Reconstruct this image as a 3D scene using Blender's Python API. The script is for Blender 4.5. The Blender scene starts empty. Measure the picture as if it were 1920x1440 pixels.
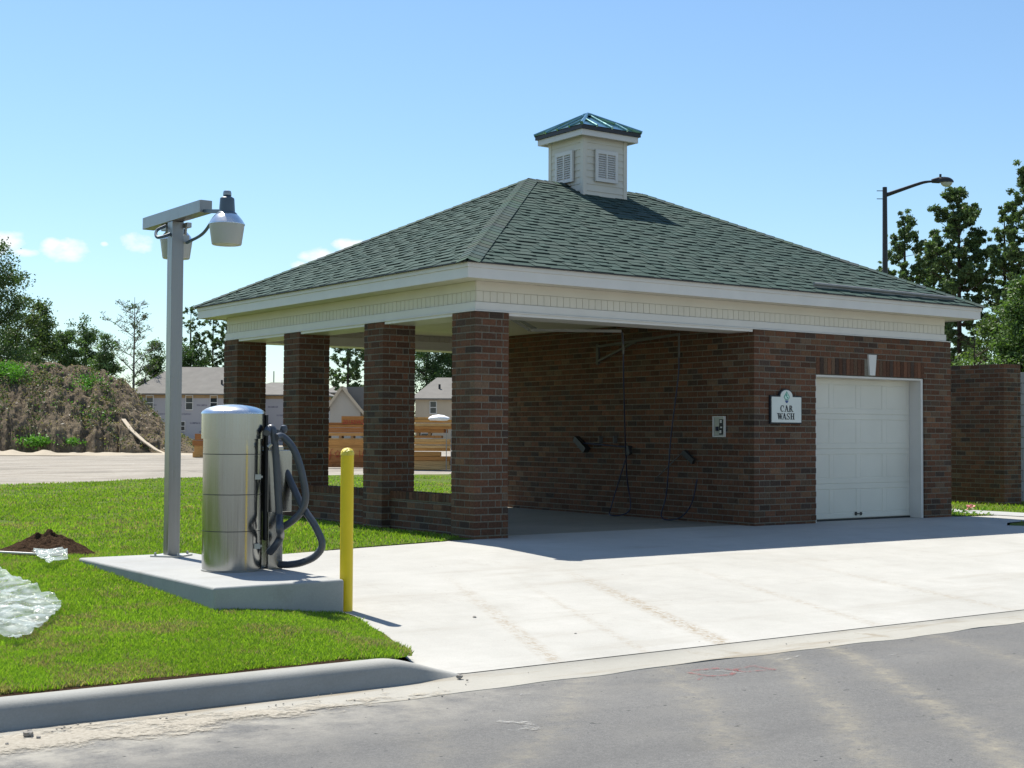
import bpy, bmesh, math, random
import numpy as np
from mathutils import Vector, Matrix
random.seed(7); rng = np.random.default_rng(7)
S = bpy.context.scene
COL = S.collection
# ------------------------------------------------------------------ camera frame
F = 2656.7; PITCH = .0352; ROLL = .005; YAW = .6239
CAM = Vector((-9.1655, -13.4672, 1.216))
FW = Vector((math.sin(YAW)*math.cos(PITCH), math.cos(YAW)*math.cos(PITCH), math.sin(PITCH)))
R0 = Vector((math.cos(YAW), -math.sin(YAW), 0)); U0 = R0.cross(FW)
RT = R0*math.cos(ROLL)+U0*math.sin(ROLL); UP = -R0*math.sin(ROLL)+U0*math.cos(ROLL)
FH = Vector((math.sin(YAW), math.cos(YAW), 0))
def pt(x, y, D):            # world point seen in direction x,y at distance D
    return CAM + (FW + RT*((x-960)/F) + UP*((720-y)/F))*D
def at(x, D, z=0.):         # ground position in column x at distance D
    p = CAM + FH*D + R0*((x-960)/F*D); return Vector((p.x, p.y, z))
cam = bpy.data.cameras.new('camera'); co = bpy.data.objects.new('camera', cam); COL.objects.link(co)
cam.lens = F/1920*36; cam.sensor_width = 36; cam.clip_end = 3000; cam.clip_start = .1
m = Matrix((RT, UP, -FW)).transposed().to_4x4(); m.translation = CAM; co.matrix_world = m
S.camera = co
# ------------------------------------------------------------------ node helpers
class N:
    def __init__(s, name, rough=.8, spec=.3, metal=0.):
        s.m = bpy.data.materials.new(name); s.m.use_nodes = True; s.t = s.m.node_tree; s.b = s.t.nodes['Principled BSDF']
        s.out = s.t.nodes['Material Output']
        s.b.inputs['Roughness'].default_value = rough; s.b.inputs['Specular IOR Level'].default_value = spec; s.b.inputs['Metallic'].default_value = metal
        s.geo = None
    def n(s, typ, **kw):
        x = s.t.nodes.new(typ)
        for k, v in kw.items():
            if k.startswith('i_'):
                x.inputs[k[2:].replace('_', ' ')].default_value = v
            else: setattr(x, k, v)
        return x
    def l(s, a, b): s.t.links.new(a, b)
    def pos(s):
        if s.geo is None: s.geo = s.n('ShaderNodeTexCoord').outputs['Object']
        return s.geo
    def noise(s, scale, detail=4, rough=.55, vec=None, stretch=None):
        v = vec or s.pos()
        if stretch:
            mp = s.n('ShaderNodeMapping'); mp.inputs['Scale'].default_value = stretch; s.l(v, mp.inputs['Vector']); v = mp.outputs[0]
        t = s.n('ShaderNodeTexNoise', i_Scale=scale, i_Detail=detail, i_Roughness=rough); s.l(v, t.inputs['Vector']); return t.outputs['Fac']
    def ramp(s, fac, stops):
        r = s.n('ShaderNodeValToRGB'); e = r.color_ramp.elements
        while len(e) < len(stops): e.new(.5)
        for q, (p, c) in zip(e, stops):
            q.position = p; q.color = (*c, 1) if len(c) == 3 else c
        s.l(fac, r.inputs[0]); return r.outputs[0]
    def val(s, fac, a, b, lo=0., hi=1.):
        r = s.n('ShaderNodeMapRange'); r.inputs[1].default_value = a; r.inputs[2].default_value = b; r.inputs[3].default_value = lo; r.inputs[4].default_value = hi
        s.l(fac, r.inputs[0]); return r.outputs[0]
    def mix(s, fac, a, b, mode='MIX'):
        x = s.n('ShaderNodeMix', data_type='RGBA', blend_type=mode)
        for sock, v in ((x.inputs[0], fac), (x.inputs[6], a), (x.inputs[7], b)):
            if hasattr(v, 'links'): s.l(v, sock)
            else: sock.default_value = v if isinstance(v, float) or isinstance(v, int) else (*v, 1)
        return x.outputs[2]
    def math(s, op, a, b=0.):
        x = s.n('ShaderNodeMath', operation=op)
        for sock, v in ((x.inputs[0], a), (x.inputs[1], b)):
            if hasattr(v, 'links'): s.l(v, sock)
            else: sock.default_value = v
        return x.outputs[0]
    def color(s, c):
        if hasattr(c, 'links'): s.l(c, s.b.inputs['Base Color'])
        else: s.b.inputs['Base Color'].default_value = (*c, 1)
    def bump(s, fac, strength=.3, dist=.01):
        x = s.n('ShaderNodeBump', i_Strength=strength, i_Distance=dist); s.l(fac, x.inputs['Height']); s.l(x.outputs[0], s.b.inputs['Normal'])
    def attr(s):
        return s.n('ShaderNodeAttribute', attribute_name='col').outputs['Color']
def simple(name, c, rough=.6, spec=.4, metal=0., var=.12, scale=6, bump=0., bscale=60, bd=.004):
    x = N(name, rough, spec, metal)
    f = x.noise(scale, 5)
    x.color(x.ramp(f, [(.3, tuple(v*(1-var) for v in c)), (.7, tuple(min(1, v*(1+var)) for v in c))]))
    if bump: x.bump(x.noise(bscale, 4), bump, bd)
    return x.m
M = {}
# per-face coloured materials (bricks, shingles, leaves, planks) -----------------
x = N('brick', .9, .15); a = x.attr()
f = x.noise(38, 5, .65); f2 = x.noise(9, 3)
c = x.mix(.55, a, x.ramp(f, [(.3, (.35, .32, .3)), (.5, (.95, .9, .85)), (.72, (1.7, 1.5, 1.35))]), 'MULTIPLY')
c = x.mix(x.val(f2, .62, .8, 0, .35), c, (.16, .14, .12)); x.color(c); x.bump(f, .5, .006); M['brick'] = x.m
x = N('mortar', .95, .1); f = x.noise(55, 4)
x.color(x.ramp(f, [(.3, (.14, .13, .10)), (.7, (.215, .20, .16))])); x.bump(f, .5, .004); M['mortar'] = x.m
x = N('shingle', .92, .15); a = x.attr(); f = x.noise(120, 3, .7); f2 = x.noise(1.3, 4)
c = x.mix(.6, a, x.ramp(f, [(.3, (.45, .45, .45)), (.7, (1.5, 1.5, 1.5))]), 'MULTIPLY')
c = x.mix(.5, c, x.ramp(f2, [(.35, (.93, .93, .93)), (.65, (1.06, 1.06, 1.06))]), 'MULTIPLY'); x.color(c); x.bump(f, .4, .003); M['shingle'] = x.m
x = N('plank_wood', .75, .25); a = x.attr(); f = x.noise(3, 5, .6, stretch=(1, 14, 14)); k = x.noise(5, 2)
c = x.mix(.7, a, x.ramp(f, [(.3, (.6, .55, .5)), (.7, (1.2, 1.2, 1.2))]), 'MULTIPLY'); c = x.mix(x.val(k, .68, .74, 0, .7), c, (.12, .05, .02)); x.color(c); M['wood'] = x.m
def leafmat(name, base, trans=.35, rough=.55):
    x = N(name, rough, .25); a = x.attr(); c = x.mix(1., a, base, 'MULTIPLY'); x.color(c)
    tr = x.n('ShaderNodeBsdfTranslucent'); cc = x.mix(1., c, (1.25, 1.4, .6), 'MULTIPLY'); x.l(cc, tr.inputs[0])
    mx = x.n('ShaderNodeMixShader'); mx.inputs[0].default_value = trans; x.l(x.b.outputs[0], mx.inputs[1]); x.l(tr.outputs[0], mx.inputs[2]); x.l(mx.outputs[0], x.out.inputs[0])
    return x.m
M['leaf'] = leafmat('tree_leaves', (1, 1, 1), .3); M['blade'] = leafmat('grass_blades', (1, 1, 1), .42, .5)
# plain surfaces ------------------------------------------------------------------
M['vinyl'] = simple('cream_vinyl', (.60, .565, .475), .5, .35, var=.04, scale=2)
M['white'] = simple('white_aluminium', (.60, .58, .535), .42, .45, var=.04, scale=3)
M['door'] = simple('white_door_paint', (.62, .595, .51), .45, .4, var=.05, scale=1.6, bump=.08, bscale=150, bd=.002)
M['baydark'] = simple('dimmed_steel', (.09, .09, .08), .6, .3)  # galvanised bay fittings, darkened: the bay's shade is in the base colour
M['baygrey'] = simple('grey_metal', (.26, .26, .24), .5, .4)  # grey for white fittings, dimness of the bay put into the colour
M['dark'] = simple('black_metal', (.02, .02, .022), .45, .4)
M['plastic'] = simple('black_plastic', (.02, .02, .02), .5, .4)
M['hose'] = simple('grey_hose_rubber', (.055, .062, .075), .38, .5, scale=20)
M['bluehose'] = simple('blue_hose_rubber', (.008, .014, .04), .4, .4)
M['yellow'] = simple('yellow_pipe_paint', (.72, .52, .0), .42, .5, var=.07, scale=5, bump=.06, bscale=40)
M['yellowcap'] = simple('yellow_cap_paint', (.70, .55, .05), .35, .5, var=.15, scale=20, bump=.9, bscale=45, bd=.02)
M['glass'] = simple('window_glass', (.03, .035, .04), .12, .6)
M['houseroof'] = simple('grey_house_shingle', (.175, .165, .148), .9, .2, var=.1, scale=1.2)
M['tan'] = simple('tan_siding', (.50, .42, .31), .8, .2, var=.05, scale=.7)
M['greywall'] = simple('greige_siding', (.42, .385, .33), .8, .2, var=.05, scale=.7)
M['ply'] = simple('raw_plywood', (.38, .26, .14), .8, .2, var=.15, scale=2)
M['bark'] = simple('tree_bark', (.055, .042, .032), .95, .1, var=.3, scale=4)
M['palebark'] = simple('pale_bark', (.16, .145, .125), .9, .1, var=.3, scale=4)
M['cmu'] = simple('grey_block', (.28, .275, .265), .9, .15, var=.1, scale=3, bump=.3)
M['redpaint'] = simple('red_spray_paint', (.42, .05, .04), .7, .3)
M['stone'] = simple('grey_stone', (.26, .24, .21), .9, .2, var=.3, scale=40, bump=.6, bscale=80)
M['bagcloth'] = simple('white_sack', (.78, .78, .78), .6, .3, var=.06, scale=4, bump=.5, bscale=12, bd=.05)
M['signface'] = simple('sign_face', (.62, .64, .58), .5, .4, var=.03)
M['signblack'] = simple('sign_lettering', (.02, .025, .03), .5, .3)
M['signgreen'] = simple('sign_green', (.10, .30, .22), .5, .3); M['signblue'] = simple('sign_blue', (.05, .09, .22), .5, .3); M['signpale'] = simple('sign_pale', (.55, .72, .62), .5, .3)
M['pink'] = simple('pink_petals', (.8, .3, .3), .7, .2, var=.4, scale=30)
# metals
def metal(name, c, rough, stretch=None, var=.25, bump=.0):
    x = N(name, rough, .5, 1.)
    f = x.noise(6, 5, .6, stretch=stretch or (1, 1, 1))
    x.color(x.ramp(f, [(.3, tuple(v*(1-var) for v in c)), (.7, c)])); x.l(x.val(f, .3, .7, rough*.75, rough*1.35), x.b.inputs['Roughness'])
    if bump: x.bump(x.noise(3, 3, vec=None, stretch=stretch), bump, .01)
    return x.m
M['stainless'] = metal('brushed_stainless', (.39, .395, .385), .17, (34, 34, .2), .22)
M['domesteel'] = metal('polished_cap', (.84, .82, .78), .22, var=.1)
M['alu'] = metal('aluminium_tube', (.29, .285, .275), .36, (8, 8, .5), .18)
M['galv'] = metal('galvanised_plate', (.42, .42, .40), .45)
M['lampdark'] = simple('lamp_housing_paint', (.07, .10, .13), .4, .5)
M['copper'] = metal('green_metal_roof', (.25, .44, .38), .14, var=.2, bump=.35)
x = N('lamp_refractor', .35, .5); x.color((.52, .52, .46)); x.b.inputs['Transmission Weight'].default_value = .25
x.bump(x.noise(8, 2, stretch=(40, 40, .5)), .3, .01); M['refractor'] = x.m
# concrete
def concrete(name, lo, hi, dirt=(.35, .30, .22), dk=.25, tracks=False, broom=True):
    x = N(name, .88, .2); big = x.noise(.55, 6, .6); mid = x.noise(4, 5, .6); fine = x.noise(90, 3, .7)
    c = x.ramp(big, [(.3, lo), (.7, hi)])
    c = x.mix(.5, c, x.ramp(mid, [(.3, (.9, .9, .89)), (.7, (1.06, 1.06, 1.06))]), 'MULTIPLY')
    c = x.mix(.5, c, x.ramp(fine, [(.3, (.86, .86, .86)), (.7, (1.12, 1.12, 1.12))]), 'MULTIPLY')
    st = x.noise(1.1, 6, .7, stretch=(.35, 2.2, 1)); c = x.mix(x.val(st, .54, .70, 0, dk), c, dirt); s3 = x.noise(2.4, 7, .75, stretch=(1, .5, 1)); c = x.mix(x.val(s3, .58, .72, 0, dk), c, dirt)
    if broom:
        bf = x.noise(5, 3, .5, stretch=(.4, 30, 1)); c = x.mix(.35, c, x.ramp(bf, [(.35, (.9, .9, .9)), (.65, (1.05, 1.05, 1.05))]), 'MULTIPLY')
    if tracks:      # brown tyre crumbs leading in from the road
        sp = x.n('ShaderNodeSeparateXYZ'); x.l(x.pos(), sp.inputs[0])
        for x0, k_, w_, am in ((-2.02, -.37, .13, .85), (-3.5, -.42, .10, .6), (-2.75, -.39, .07, .35), (-.4, -.30, .10, .4), (1.3, -.2, .12, .35)):
            u = x.math('ADD', x.math('ADD', sp.outputs[0], x.math('MULTIPLY', sp.outputs[1], k_)), -(x0-6.0*k_))
            dd = x.math('ABSOLUTE', u); msk = x.val(dd, w_, w_*.2, 0, 1)
            gr = x.noise(26, 4, .8, stretch=(1, .6, 1)); msk = x.math('MULTIPLY', msk, x.val(gr, .44, .6, 0, am))
            msk = x.math('MULTIPLY', msk, x.val(sp.outputs[1], -2.4, -4.6, 0, 1)); c = x.mix(msk, c, (.235, .18, .11))
    sp_ = x.noise(14, 2, .5); sp2 = x.val(sp_, .76, .78, 0, .6); c = x.mix(sp2, c, (.16, .13, .10))
    x.color(c); x.bump(fine, .25, .004); return x.m
M['drive'] = concrete('driveway_concrete', (.35, .338, .305), (.42, .407, .372), (.27, .245, .20), .35, tracks=True)
M['slab'] = concrete('pad_concrete', (.31, .31, .30), (.38, .38, .36), (.24, .225, .19), .4)
M['kerbc'] = concrete('kerb_concrete', (.26, .26, .24), (.33, .325, .30), (.20, .185, .15), .4, broom=False)
M['gutterc'] = concrete('gutter_concrete', (.28, .268, .235), (.37, .352, .305), (.215, .175, .12), .95, broom=False)
# asphalt
x = N('asphalt', .85, .3); big = x.noise(.35, 5, .6, stretch=(.5, 1.6, 1)); fine = x.noise(130, 3, .8); mid = x.noise(2.2, 5, .65)
c = x.ramp(big, [(.3, (.092, .090, .087)), (.7, (.152, .148, .140))])
c = x.mix(.9, c, x.ramp(fine, [(.25, (.5, .5, .5)), (.5, (1, 1, 1)), (.75, (1.6, 1.58, 1.52))]), 'MULTIPLY'); f3 = x.noise(34, 4, .8); c = x.mix(.6, c, x.ramp(f3, [(.3, (.72, .72, .72)), (.7, (1.3, 1.3, 1.28))]), 'MULTIPLY')
c = x.mix(x.val(mid, .5, .75, 0, .35), c, (.17, .16, .14))
sp = x.n('ShaderNodeSeparateXYZ'); x.l(x.pos(), sp.inputs[0])
wob = x.noise(.6, 3)
for x0, k_, w_, am in ((-2.33, .70, .13, .8), (-1.74, .62, .13, .95), (-3.25, .62, .16, .6), (-4.02, .95, .15, .5), (-.6, .5, .14, .5), (-5.1, .5, .12, .3), (.6, .4, .12, .4)):   # pale dust carried by tyres
    yy = x.math('ADD', sp.outputs[1], 7.); u = x.math('ADD', x.math('SUBTRACT', sp.outputs[0], x.math('MULTIPLY', yy, k_)), -x0-.12); u = x.math('ADD', u, x.math('MULTIPLY', x.math('MULTIPLY', yy, yy), .05))
    u = x.math('ADD', u, x.math('MULTIPLY', wob, .25)); dd = x.math('ABSOLUTE', u)
    gr = x.noise(7, 6, .85); msk = x.math('MULTIPLY', x.math('POWER', x.val(dd, w_*1.9, 0, 0, 1), 1.6), x.val(gr, .40, .64, 0, am*.85)); c = x.mix(msk, c, (.27, .24, .175))
dust = x.math('MULTIPLY', x.val(sp.outputs[1], -7.7, -6.65, 0, 1), x.val(sp.outputs[0], -3.2, -6.6, 0, 1)); dn = x.noise(3.5, 5, .7)
c = x.mix(x.math('MULTIPLY', dust, x.val(dn, .36, .62, 0, .95)), c, (.36, .335, .28))
spk = x.noise(75, 1, .3); c = x.mix(x.val(spk, .80, .84, 0, .8), c, (.35, .34, .32)); spk2 = x.noise(23, 1, .3); c = x.mix(x.val(spk2, .77, .79, 0, .9), c, (.03, .03, .03))
x.color(c); x.bump(fine, .6, .006); M['asphalt'] = x.m
# soil under the grass, sandy ground
x = N('lawn_soil', .95, .1); f = x.noise(1.2, 6, .65); g = x.noise(25, 5, .7)
c = x.ramp(f, [(.25, (.065, .10, .014)), (.5, (.09, .13, .018)), (.72, (.13, .12, .035))]); c = x.mix(.7, c, x.ramp(g, [(.3, (.5, .5, .5)), (.7, (1.3, 1.3, 1.3))]), 'MULTIPLY')
x.color(c); x.bump(g, .8, .04); M['lawn'] = x.m
x = N('sandy_ground', .95, .1); f = x.noise(.09, 7, .65, stretch=(1, 1, 1)); g = x.noise(.9, 6, .7, stretch=(.35, 1, 1)); h_ = x.noise(9, 5, .7)
c = x.ramp(g, [(.32, (.20, .175, .145)), (.48, (.29, .26, .215)), (.62, (.34, .31, .265))]); g3 = x.noise(.28, 6, .75, stretch=(.6, 1.5, 1)); c = x.mix(x.val(g3, .50, .66, 0, .8), c, (.165, .15, .125)); g4 = x.noise(.7, 3, .6); c = x.mix(x.val(g4, .66, .72, 0, .7), c, (.09, .08, .065)); c = x.mix(x.val(f, .58, .7, 0, .5), c, (.20, .18, .14))
c = x.mix(.6, c, x.ramp(h_, [(.3, (.7, .7, .7)), (.7, (1.2, 1.2, 1.2))]), 'MULTIPLY')
sp = x.n('ShaderNodeSeparateXYZ'); x.l(x.pos(), sp.inputs[0]); c = x.mix(x.val(sp.outputs[1], 128, 150, 0, 1), c, (.10, .14, .05))
x.color(c); x.bump(g, .8, .15); M['sand'] = x.m
x = N('piled_earth', .97, .05); f = x.noise(.8, 6, .65); g = x.noise(2.2, 7, .78); c = x.ramp(f, [(.3, (.125, .097, .068)), (.5, (.20, .160, .113)), (.7, (.265, .215, .145))])
c = x.mix(.9, c, x.ramp(g, [(.3, (.35, .34, .33)), (.5, (.95, .95, .95)), (.68, (1.6, 1.55, 1.45))]), 'MULTIPLY'); x.color(c); x.bump(g, 1., .35); M['earth'] = x.m
x = N('dark_soil', .97, .05); g = x.noise(22, 6, .75); c = x.ramp(g, [(.3, (.035, .02, .012)), (.6, (.10, .06, .035)), (.75, (.17, .11, .07))]); x.color(c); x.bump(g, 1., .09); M['soil'] = x.m
# housewrap: pale sheet with rows of short faint print
x = N('house_wrap', .6, .3); sp = x.n('ShaderNodeSeparateXYZ'); x.l(x.pos(), sp.inputs[0])
br = x.n('ShaderNodeTexBrick', i_Scale=1.); cx = x.n('ShaderNodeCombineXYZ'); x.l(sp.outputs[0], cx.inputs[0]); x.l(sp.outputs[2], cx.inputs[1]); x.l(cx.outputs[0], br.inputs['Vector'])
for k_, v_ in (('Brick Width', 1.9), ('Row Height', .72), ('Mortar Size', .0)): br.inputs[k_].default_value = v_
wx = x.math('FRACT', x.math('ADD', x.math('MULTIPLY', sp.outputs[0], .42), x.math('MULTIPLY', x.math('FLOOR', x.math('MULTIPLY', sp.outputs[2], 1.2)), .37)))
wz = x.math('FRACT', x.math('MULTIPLY', sp.outputs[2], 1.2))
mk = x.math('MULTIPLY', x.math('LESS_THAN', wx, .42), x.math('LESS_THAN', x.math('ABSOLUTE', x.math('SUBTRACT', wz, .5)), .1)); nn = x.noise(4, 3)
c = x.mix(x.math('MULTIPLY', mk, x.val(nn, .4, .6, .3, .8)), (.42, .40, .40), (.10, .095, .13)); x.color(c); M['wrap'] = x.m
# clear plastic film
x = N('clear_film', .12, .5); f = x.noise(7, 5, .6); x.color((.80, .86, .85)); x.bump(x.noise(9, 4, .6), 1., .045)
tp = x.n('ShaderNodeBsdfTransparent'); tl = x.n('ShaderNodeBsdfTranslucent'); tl.inputs[0].default_value = (.5, .58, .56, 1)
m1 = x.n('ShaderNodeMixShader'); m1.inputs[0].default_value = .5; x.l(x.b.outputs[0], m1.inputs[1]); x.l(tl.outputs[0], m1.inputs[2])
m2 = x.n('ShaderNodeMixShader'); x.l(x.val(f, .38, .62, .22, .72), m2.inputs[0]); x.l(m1.outputs[0], m2.inputs[1]); x.l(tp.outputs[0], m2.inputs[2]); x.l(m2.outputs[0], x.out.inputs[0]); M['film'] = x.m
# broken-up spray paint marks lying on the road
x = N('road_paint', .8, .2); x.color((.32, .08, .075)); tp = x.n('ShaderNodeBsdfTransparent'); m2 = x.n('ShaderNodeMixShader'); g = x.noise(30, 5, .8)
x.l(x.val(g, .36, .56, .35, 1.), m2.inputs[0]); x.l(x.b.outputs[0], m2.inputs[1]); x.l(tp.outputs[0], m2.inputs[2]); x.l(m2.outputs[0], x.out.inputs[0]); M['roadred'] = x.m
x = N('road_chalk', .8, .2); x.color((.40, .39, .36)); tp = x.n('ShaderNodeBsdfTransparent'); m2 = x.n('ShaderNodeMixShader'); g = x.noise(24, 5, .8)
x.l(x.val(g, .36, .52, .3, 1.), m2.inputs[0]); x.l(x.b.outputs[0], m2.inputs[1]); x.l(tp.outputs[0], m2.inputs[2]); x.l(m2.outputs[0], x.out.inputs[0]); M['roadwhite'] = x.m
x = N('drifted_sand', .95, .1); x.color(x.ramp(x.noise(40, 4, .7), [(.3, (.28, .25, .20)), (.7, (.42, .385, .32))])); tp = x.n('ShaderNodeBsdfTransparent'); m2 = x.n('ShaderNodeMixShader'); sp = x.n('ShaderNodeSeparateXYZ'); x.l(x.pos(), sp.inputs[0])
g = x.noise(5, 7, .8); e_ = x.math('ABSOLUTE', x.math('ADD', sp.outputs[1], 6.62)); x_e = x.val(sp.outputs[0], -4.7, -6.6, .22, 0)
x.l(x.val(x.math('SUBTRACT', g, x.math('ADD', x.math('MULTIPLY', e_, .75), x_e)), .29, .43, 1., .12), m2.inputs[0]); x.l(x.b.outputs[0], m2.inputs[1]); x.l(tp.outputs[0], m2.inputs[2]); x.l(m2.outputs[0], x.out.inputs[0]); M['drift'] = x.m
# ------------------------------------------------------------------ object helpers
def props(o, label=None, cat=None, group=None, kind=None, category=None):
    cat = cat or category
    for k, v in (('label', label), ('category', cat), ('group', group), ('kind', kind)):
        if v: o[k] = v
    return o
def empty(name, loc=(0, 0, 0), rz=0., label=None, cat=None, group=None):
    o = bpy.data.objects.new(name, None); COL.objects.link(o); o.location = loc; o.rotation_euler = (0, 0, rz); o.empty_display_size = .1
    return props(o, label, cat, group)
class MB:
    def __init__(s): s.v = []; s.f = []; s.c = []; s.hc = False
    def add(s, vs, fs, c=None):
        n = len(s.v); s.v += [tuple(p) for p in vs]; s.f += [tuple(i+n for i in q) for q in fs]
        if c is not None: s.hc = True
        s.c += [c or (1, 1, 1)]*len(fs); return s
    def box(s, x0, x1, y0, y1, z0, z1, c=None):
        return s.add([(x0, y0, z0), (x1, y0, z0), (x1, y1, z0), (x0, y1, z0), (x0, y0, z1), (x1, y0, z1), (x1, y1, z1), (x0, y1, z1)],
              [(0, 3, 2, 1), (4, 5, 6, 7), (0, 1, 5, 4), (1, 2, 6, 5), (2, 3, 7, 6), (3, 0, 4, 7)], c)
    def obox(s, o, u, v, w, c=None):       # box from corner o with edge vectors
        o, u, v, w = map(Vector, (o, u, v, w)); p = [o, o+u, o+u+v, o+v, o+w, o+u+w, o+u+v+w, o+v+w]
        fs = [(0, 3, 2, 1), (4, 5, 6, 7), (0, 1, 5, 4), (1, 2, 6, 5), (2, 3, 7, 6), (3, 0, 4, 7)]
        if u.cross(v).dot(w) < 0: fs = [q[::-1] for q in fs]
        return s.add(p, fs, c)
    def bar(s, a, b, w, h=None, up=(0, 0, 1), c=None):
        a, b = Vector(a), Vector(b); d = b-a; h = h or w; d_ = d.normalized(); r_ = d_.cross(Vector(up))
        if r_.length < 1e-4: r_ = Vector((1, 0, 0))
        r_.normalize(); u_ = r_.cross(d_); return s.obox(a-r_*w/2-u_*h/2, d, r_*w, u_*h, c)
    def lathe(s, prof, o=(0, 0, 0), n=32, c=None, cap=True):
        o = Vector(o); vs = []; fs = []
        for r_, z in prof:
            for i in range(n): t = 2*math.pi*i/n; vs.append(o+Vector((r_*math.cos(t), r_*math.sin(t), z)))
        for j in range(len(prof)-1):
            for i in range(n): fs.append((j*n+i, j*n+(i+1) % n, (j+1)*n+(i+1) % n, (j+1)*n+i))
        if cap:
            fs.append(tuple(range(n))[::-1]); fs.append(tuple((len(prof)-1)*n+i for i in range(n)))
        return s.add(vs, fs, c)
    def tube(s, pts, r, n=10, c=None, rad=None):
        pts = [Vector(p) for p in pts]; vs = []; fs = []; k = len(pts)
        t0 = (pts[1]-pts[0]).normalized(); ref = Vector((0, 0, 1)) if abs(t0.z) < .9 else Vector((1, 0, 0)); nx = t0.cross(ref).normalized()
        for i, p in enumerate(pts):
            t = (pts[min(i+1, k-1)]-pts[max(i-1, 0)]).normalized(); nx = (nx-t*nx.dot(t)).normalized(); ny = t.cross(nx); rr = rad[i] if rad else r
            for j in range(n): a = 2*math.pi*j/n; vs.append(p+nx*math.cos(a)*rr+ny*math.sin(a)*rr)
        for i in range(k-1):
            for j in range(n): fs.append((i*n+j, i*n+(j+1) % n, (i+1)*n+(j+1) % n, (i+1)*n+j))
        fs.append(tuple(range(n))[::-1]); fs.append(tuple((k-1)*n+j for j in range(n))); return s.add(vs, fs, c)
    def prism(s, poly, z0, z1, fn=None, c=None):   # polygon in two axes extruded; fn maps (a,b,h) to 3D
        fn = fn or (lambda a, b, h: (a, b, h)); n = len(poly)
        vs = [fn(a, b, z0) for a, b in poly]+[fn(a, b, z1) for a, b in poly]
        fs = [tuple(range(n))[::-1], tuple(range(n, 2*n))]+[(i, (i+1) % n, (i+1) % n+n, i+n) for i in range(n)]
        return s.add(vs, fs, c)
    def build(s, name, mat, parent=None, bevel=0., smooth=False, norm=True, seg=2, **kw):
        me = bpy.data.meshes.new(name); me.from_pydata(s.v, [], s.f)
        if norm:
            bm = bmesh.new(); bm.from_mesh(me); bmesh.ops.recalc_face_normals(bm, faces=bm.faces); bm.to_mesh(me); bm.free()
        if s.hc:
            ca = me.color_attributes.new('col', 'FLOAT_COLOR', 'CORNER'); arr = []
            for q, cc in zip(s.f, s.c): arr += [cc[0], cc[1], cc[2], 1.]*len(q)
            ca.data.foreach_set('color', arr)
        me.materials.append(mat); o = bpy.data.objects.new(name, me); COL.objects.link(o)
        if parent is not None: o.parent = parent
        if smooth:
            for p in me.polygons: p.use_smooth = True
            try: me.set_sharp_from_angle(angle=math.radians(38))
            except Exception: pass
        if bevel:
            b = o.modifiers.new('bevel', 'BEVEL'); b.width = bevel; b.segments = seg; b.limit_method = 'ANGLE'; b.angle_limit = math.radians(40)
        props(o, **kw); return o
def spline(P, k=8):
    P = [Vector(p) for p in P]; out = []; Q = [P[0]*2-P[1]]+P+[P[-1]*2-P[-2]]
    for i in range(1, len(Q)-2):
        for j in range(k):
            t = j/k; a, b, c, d = Q[i-1], Q[i], Q[i+1], Q[i+2]
            out.append(.5*((2*b)+(c-a)*t+(2*a-5*b+4*c-d)*t*t+(3*b-a-3*c+d)*t**3))
    out.append(P[-1]); return out
def meshobj(name, V, Fc, mat, col=None, parent=None, smooth=False, **kw):   # numpy bulk mesh, all faces same size
    V = np.asarray(V, dtype=np.float32).reshape(-1, 3); Fc = np.asarray(Fc, dtype=np.int32); k = Fc.shape[1]; nf = len(Fc)
    me = bpy.data.meshes.new(name); me.vertices.add(len(V)); me.vertices.foreach_set('co', V.ravel())
    me.loops.add(nf*k); me.loops.foreach_set('vertex_index', Fc.ravel()); me.polygons.add(nf)
    me.polygons.foreach_set('loop_start', np.arange(0, nf*k, k, dtype=np.int32)); me.polygons.foreach_set('loop_total', np.full(nf, k, dtype=np.int32))
    if smooth: me.polygons.foreach_set('use_smooth', np.ones(nf, dtype=bool))
    me.update(calc_edges=True)
    if col is not None:
        ca = me.color_attributes.new('col', 'FLOAT_COLOR', 'CORNER'); c4 = np.ones((nf, k, 4), dtype=np.float32); c4[:, :, :3] = np.asarray(col, dtype=np.float32)[:, None, :]
        ca.data.foreach_set('color', c4.ravel())
    me.materials.append(mat); o = bpy.data.objects.new(name, me); COL.objects.link(o)
    if parent is not None: o.parent = parent
    props(o, **kw); return o
def vnoise(seed, n=64):
    g = np.random.default_rng(seed).random((n, n)).astype(np.float64)
    def fn(x, y):
        x = np.asarray(x, float); y = np.asarray(y, float); xi = np.floor(x).astype(int); yi = np.floor(y).astype(int); fx = x-xi; fy = y-yi; fx = fx*fx*(3-2*fx); fy = fy*fy*(3-2*fy)
        a = g[xi % n, yi % n]; b = g[(xi+1) % n, yi % n]; c = g[xi % n, (yi+1) % n]; d = g[(xi+1) % n, (yi+1) % n]
        return (a*(1-fx)+b*fx)*(1-fy)+(c*(1-fx)+d*fx)*fy
    return fn
def fbm(fn, x, y, o=5, g=.5):
    t = 0; a = 1; s_ = 0
    for i in range(o): t = t+a*fn(x*2**i+i*17.3, y*2**i+i*9.1); s_ += a; a *= g
    return t/s_
NZ = vnoise(3)
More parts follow.
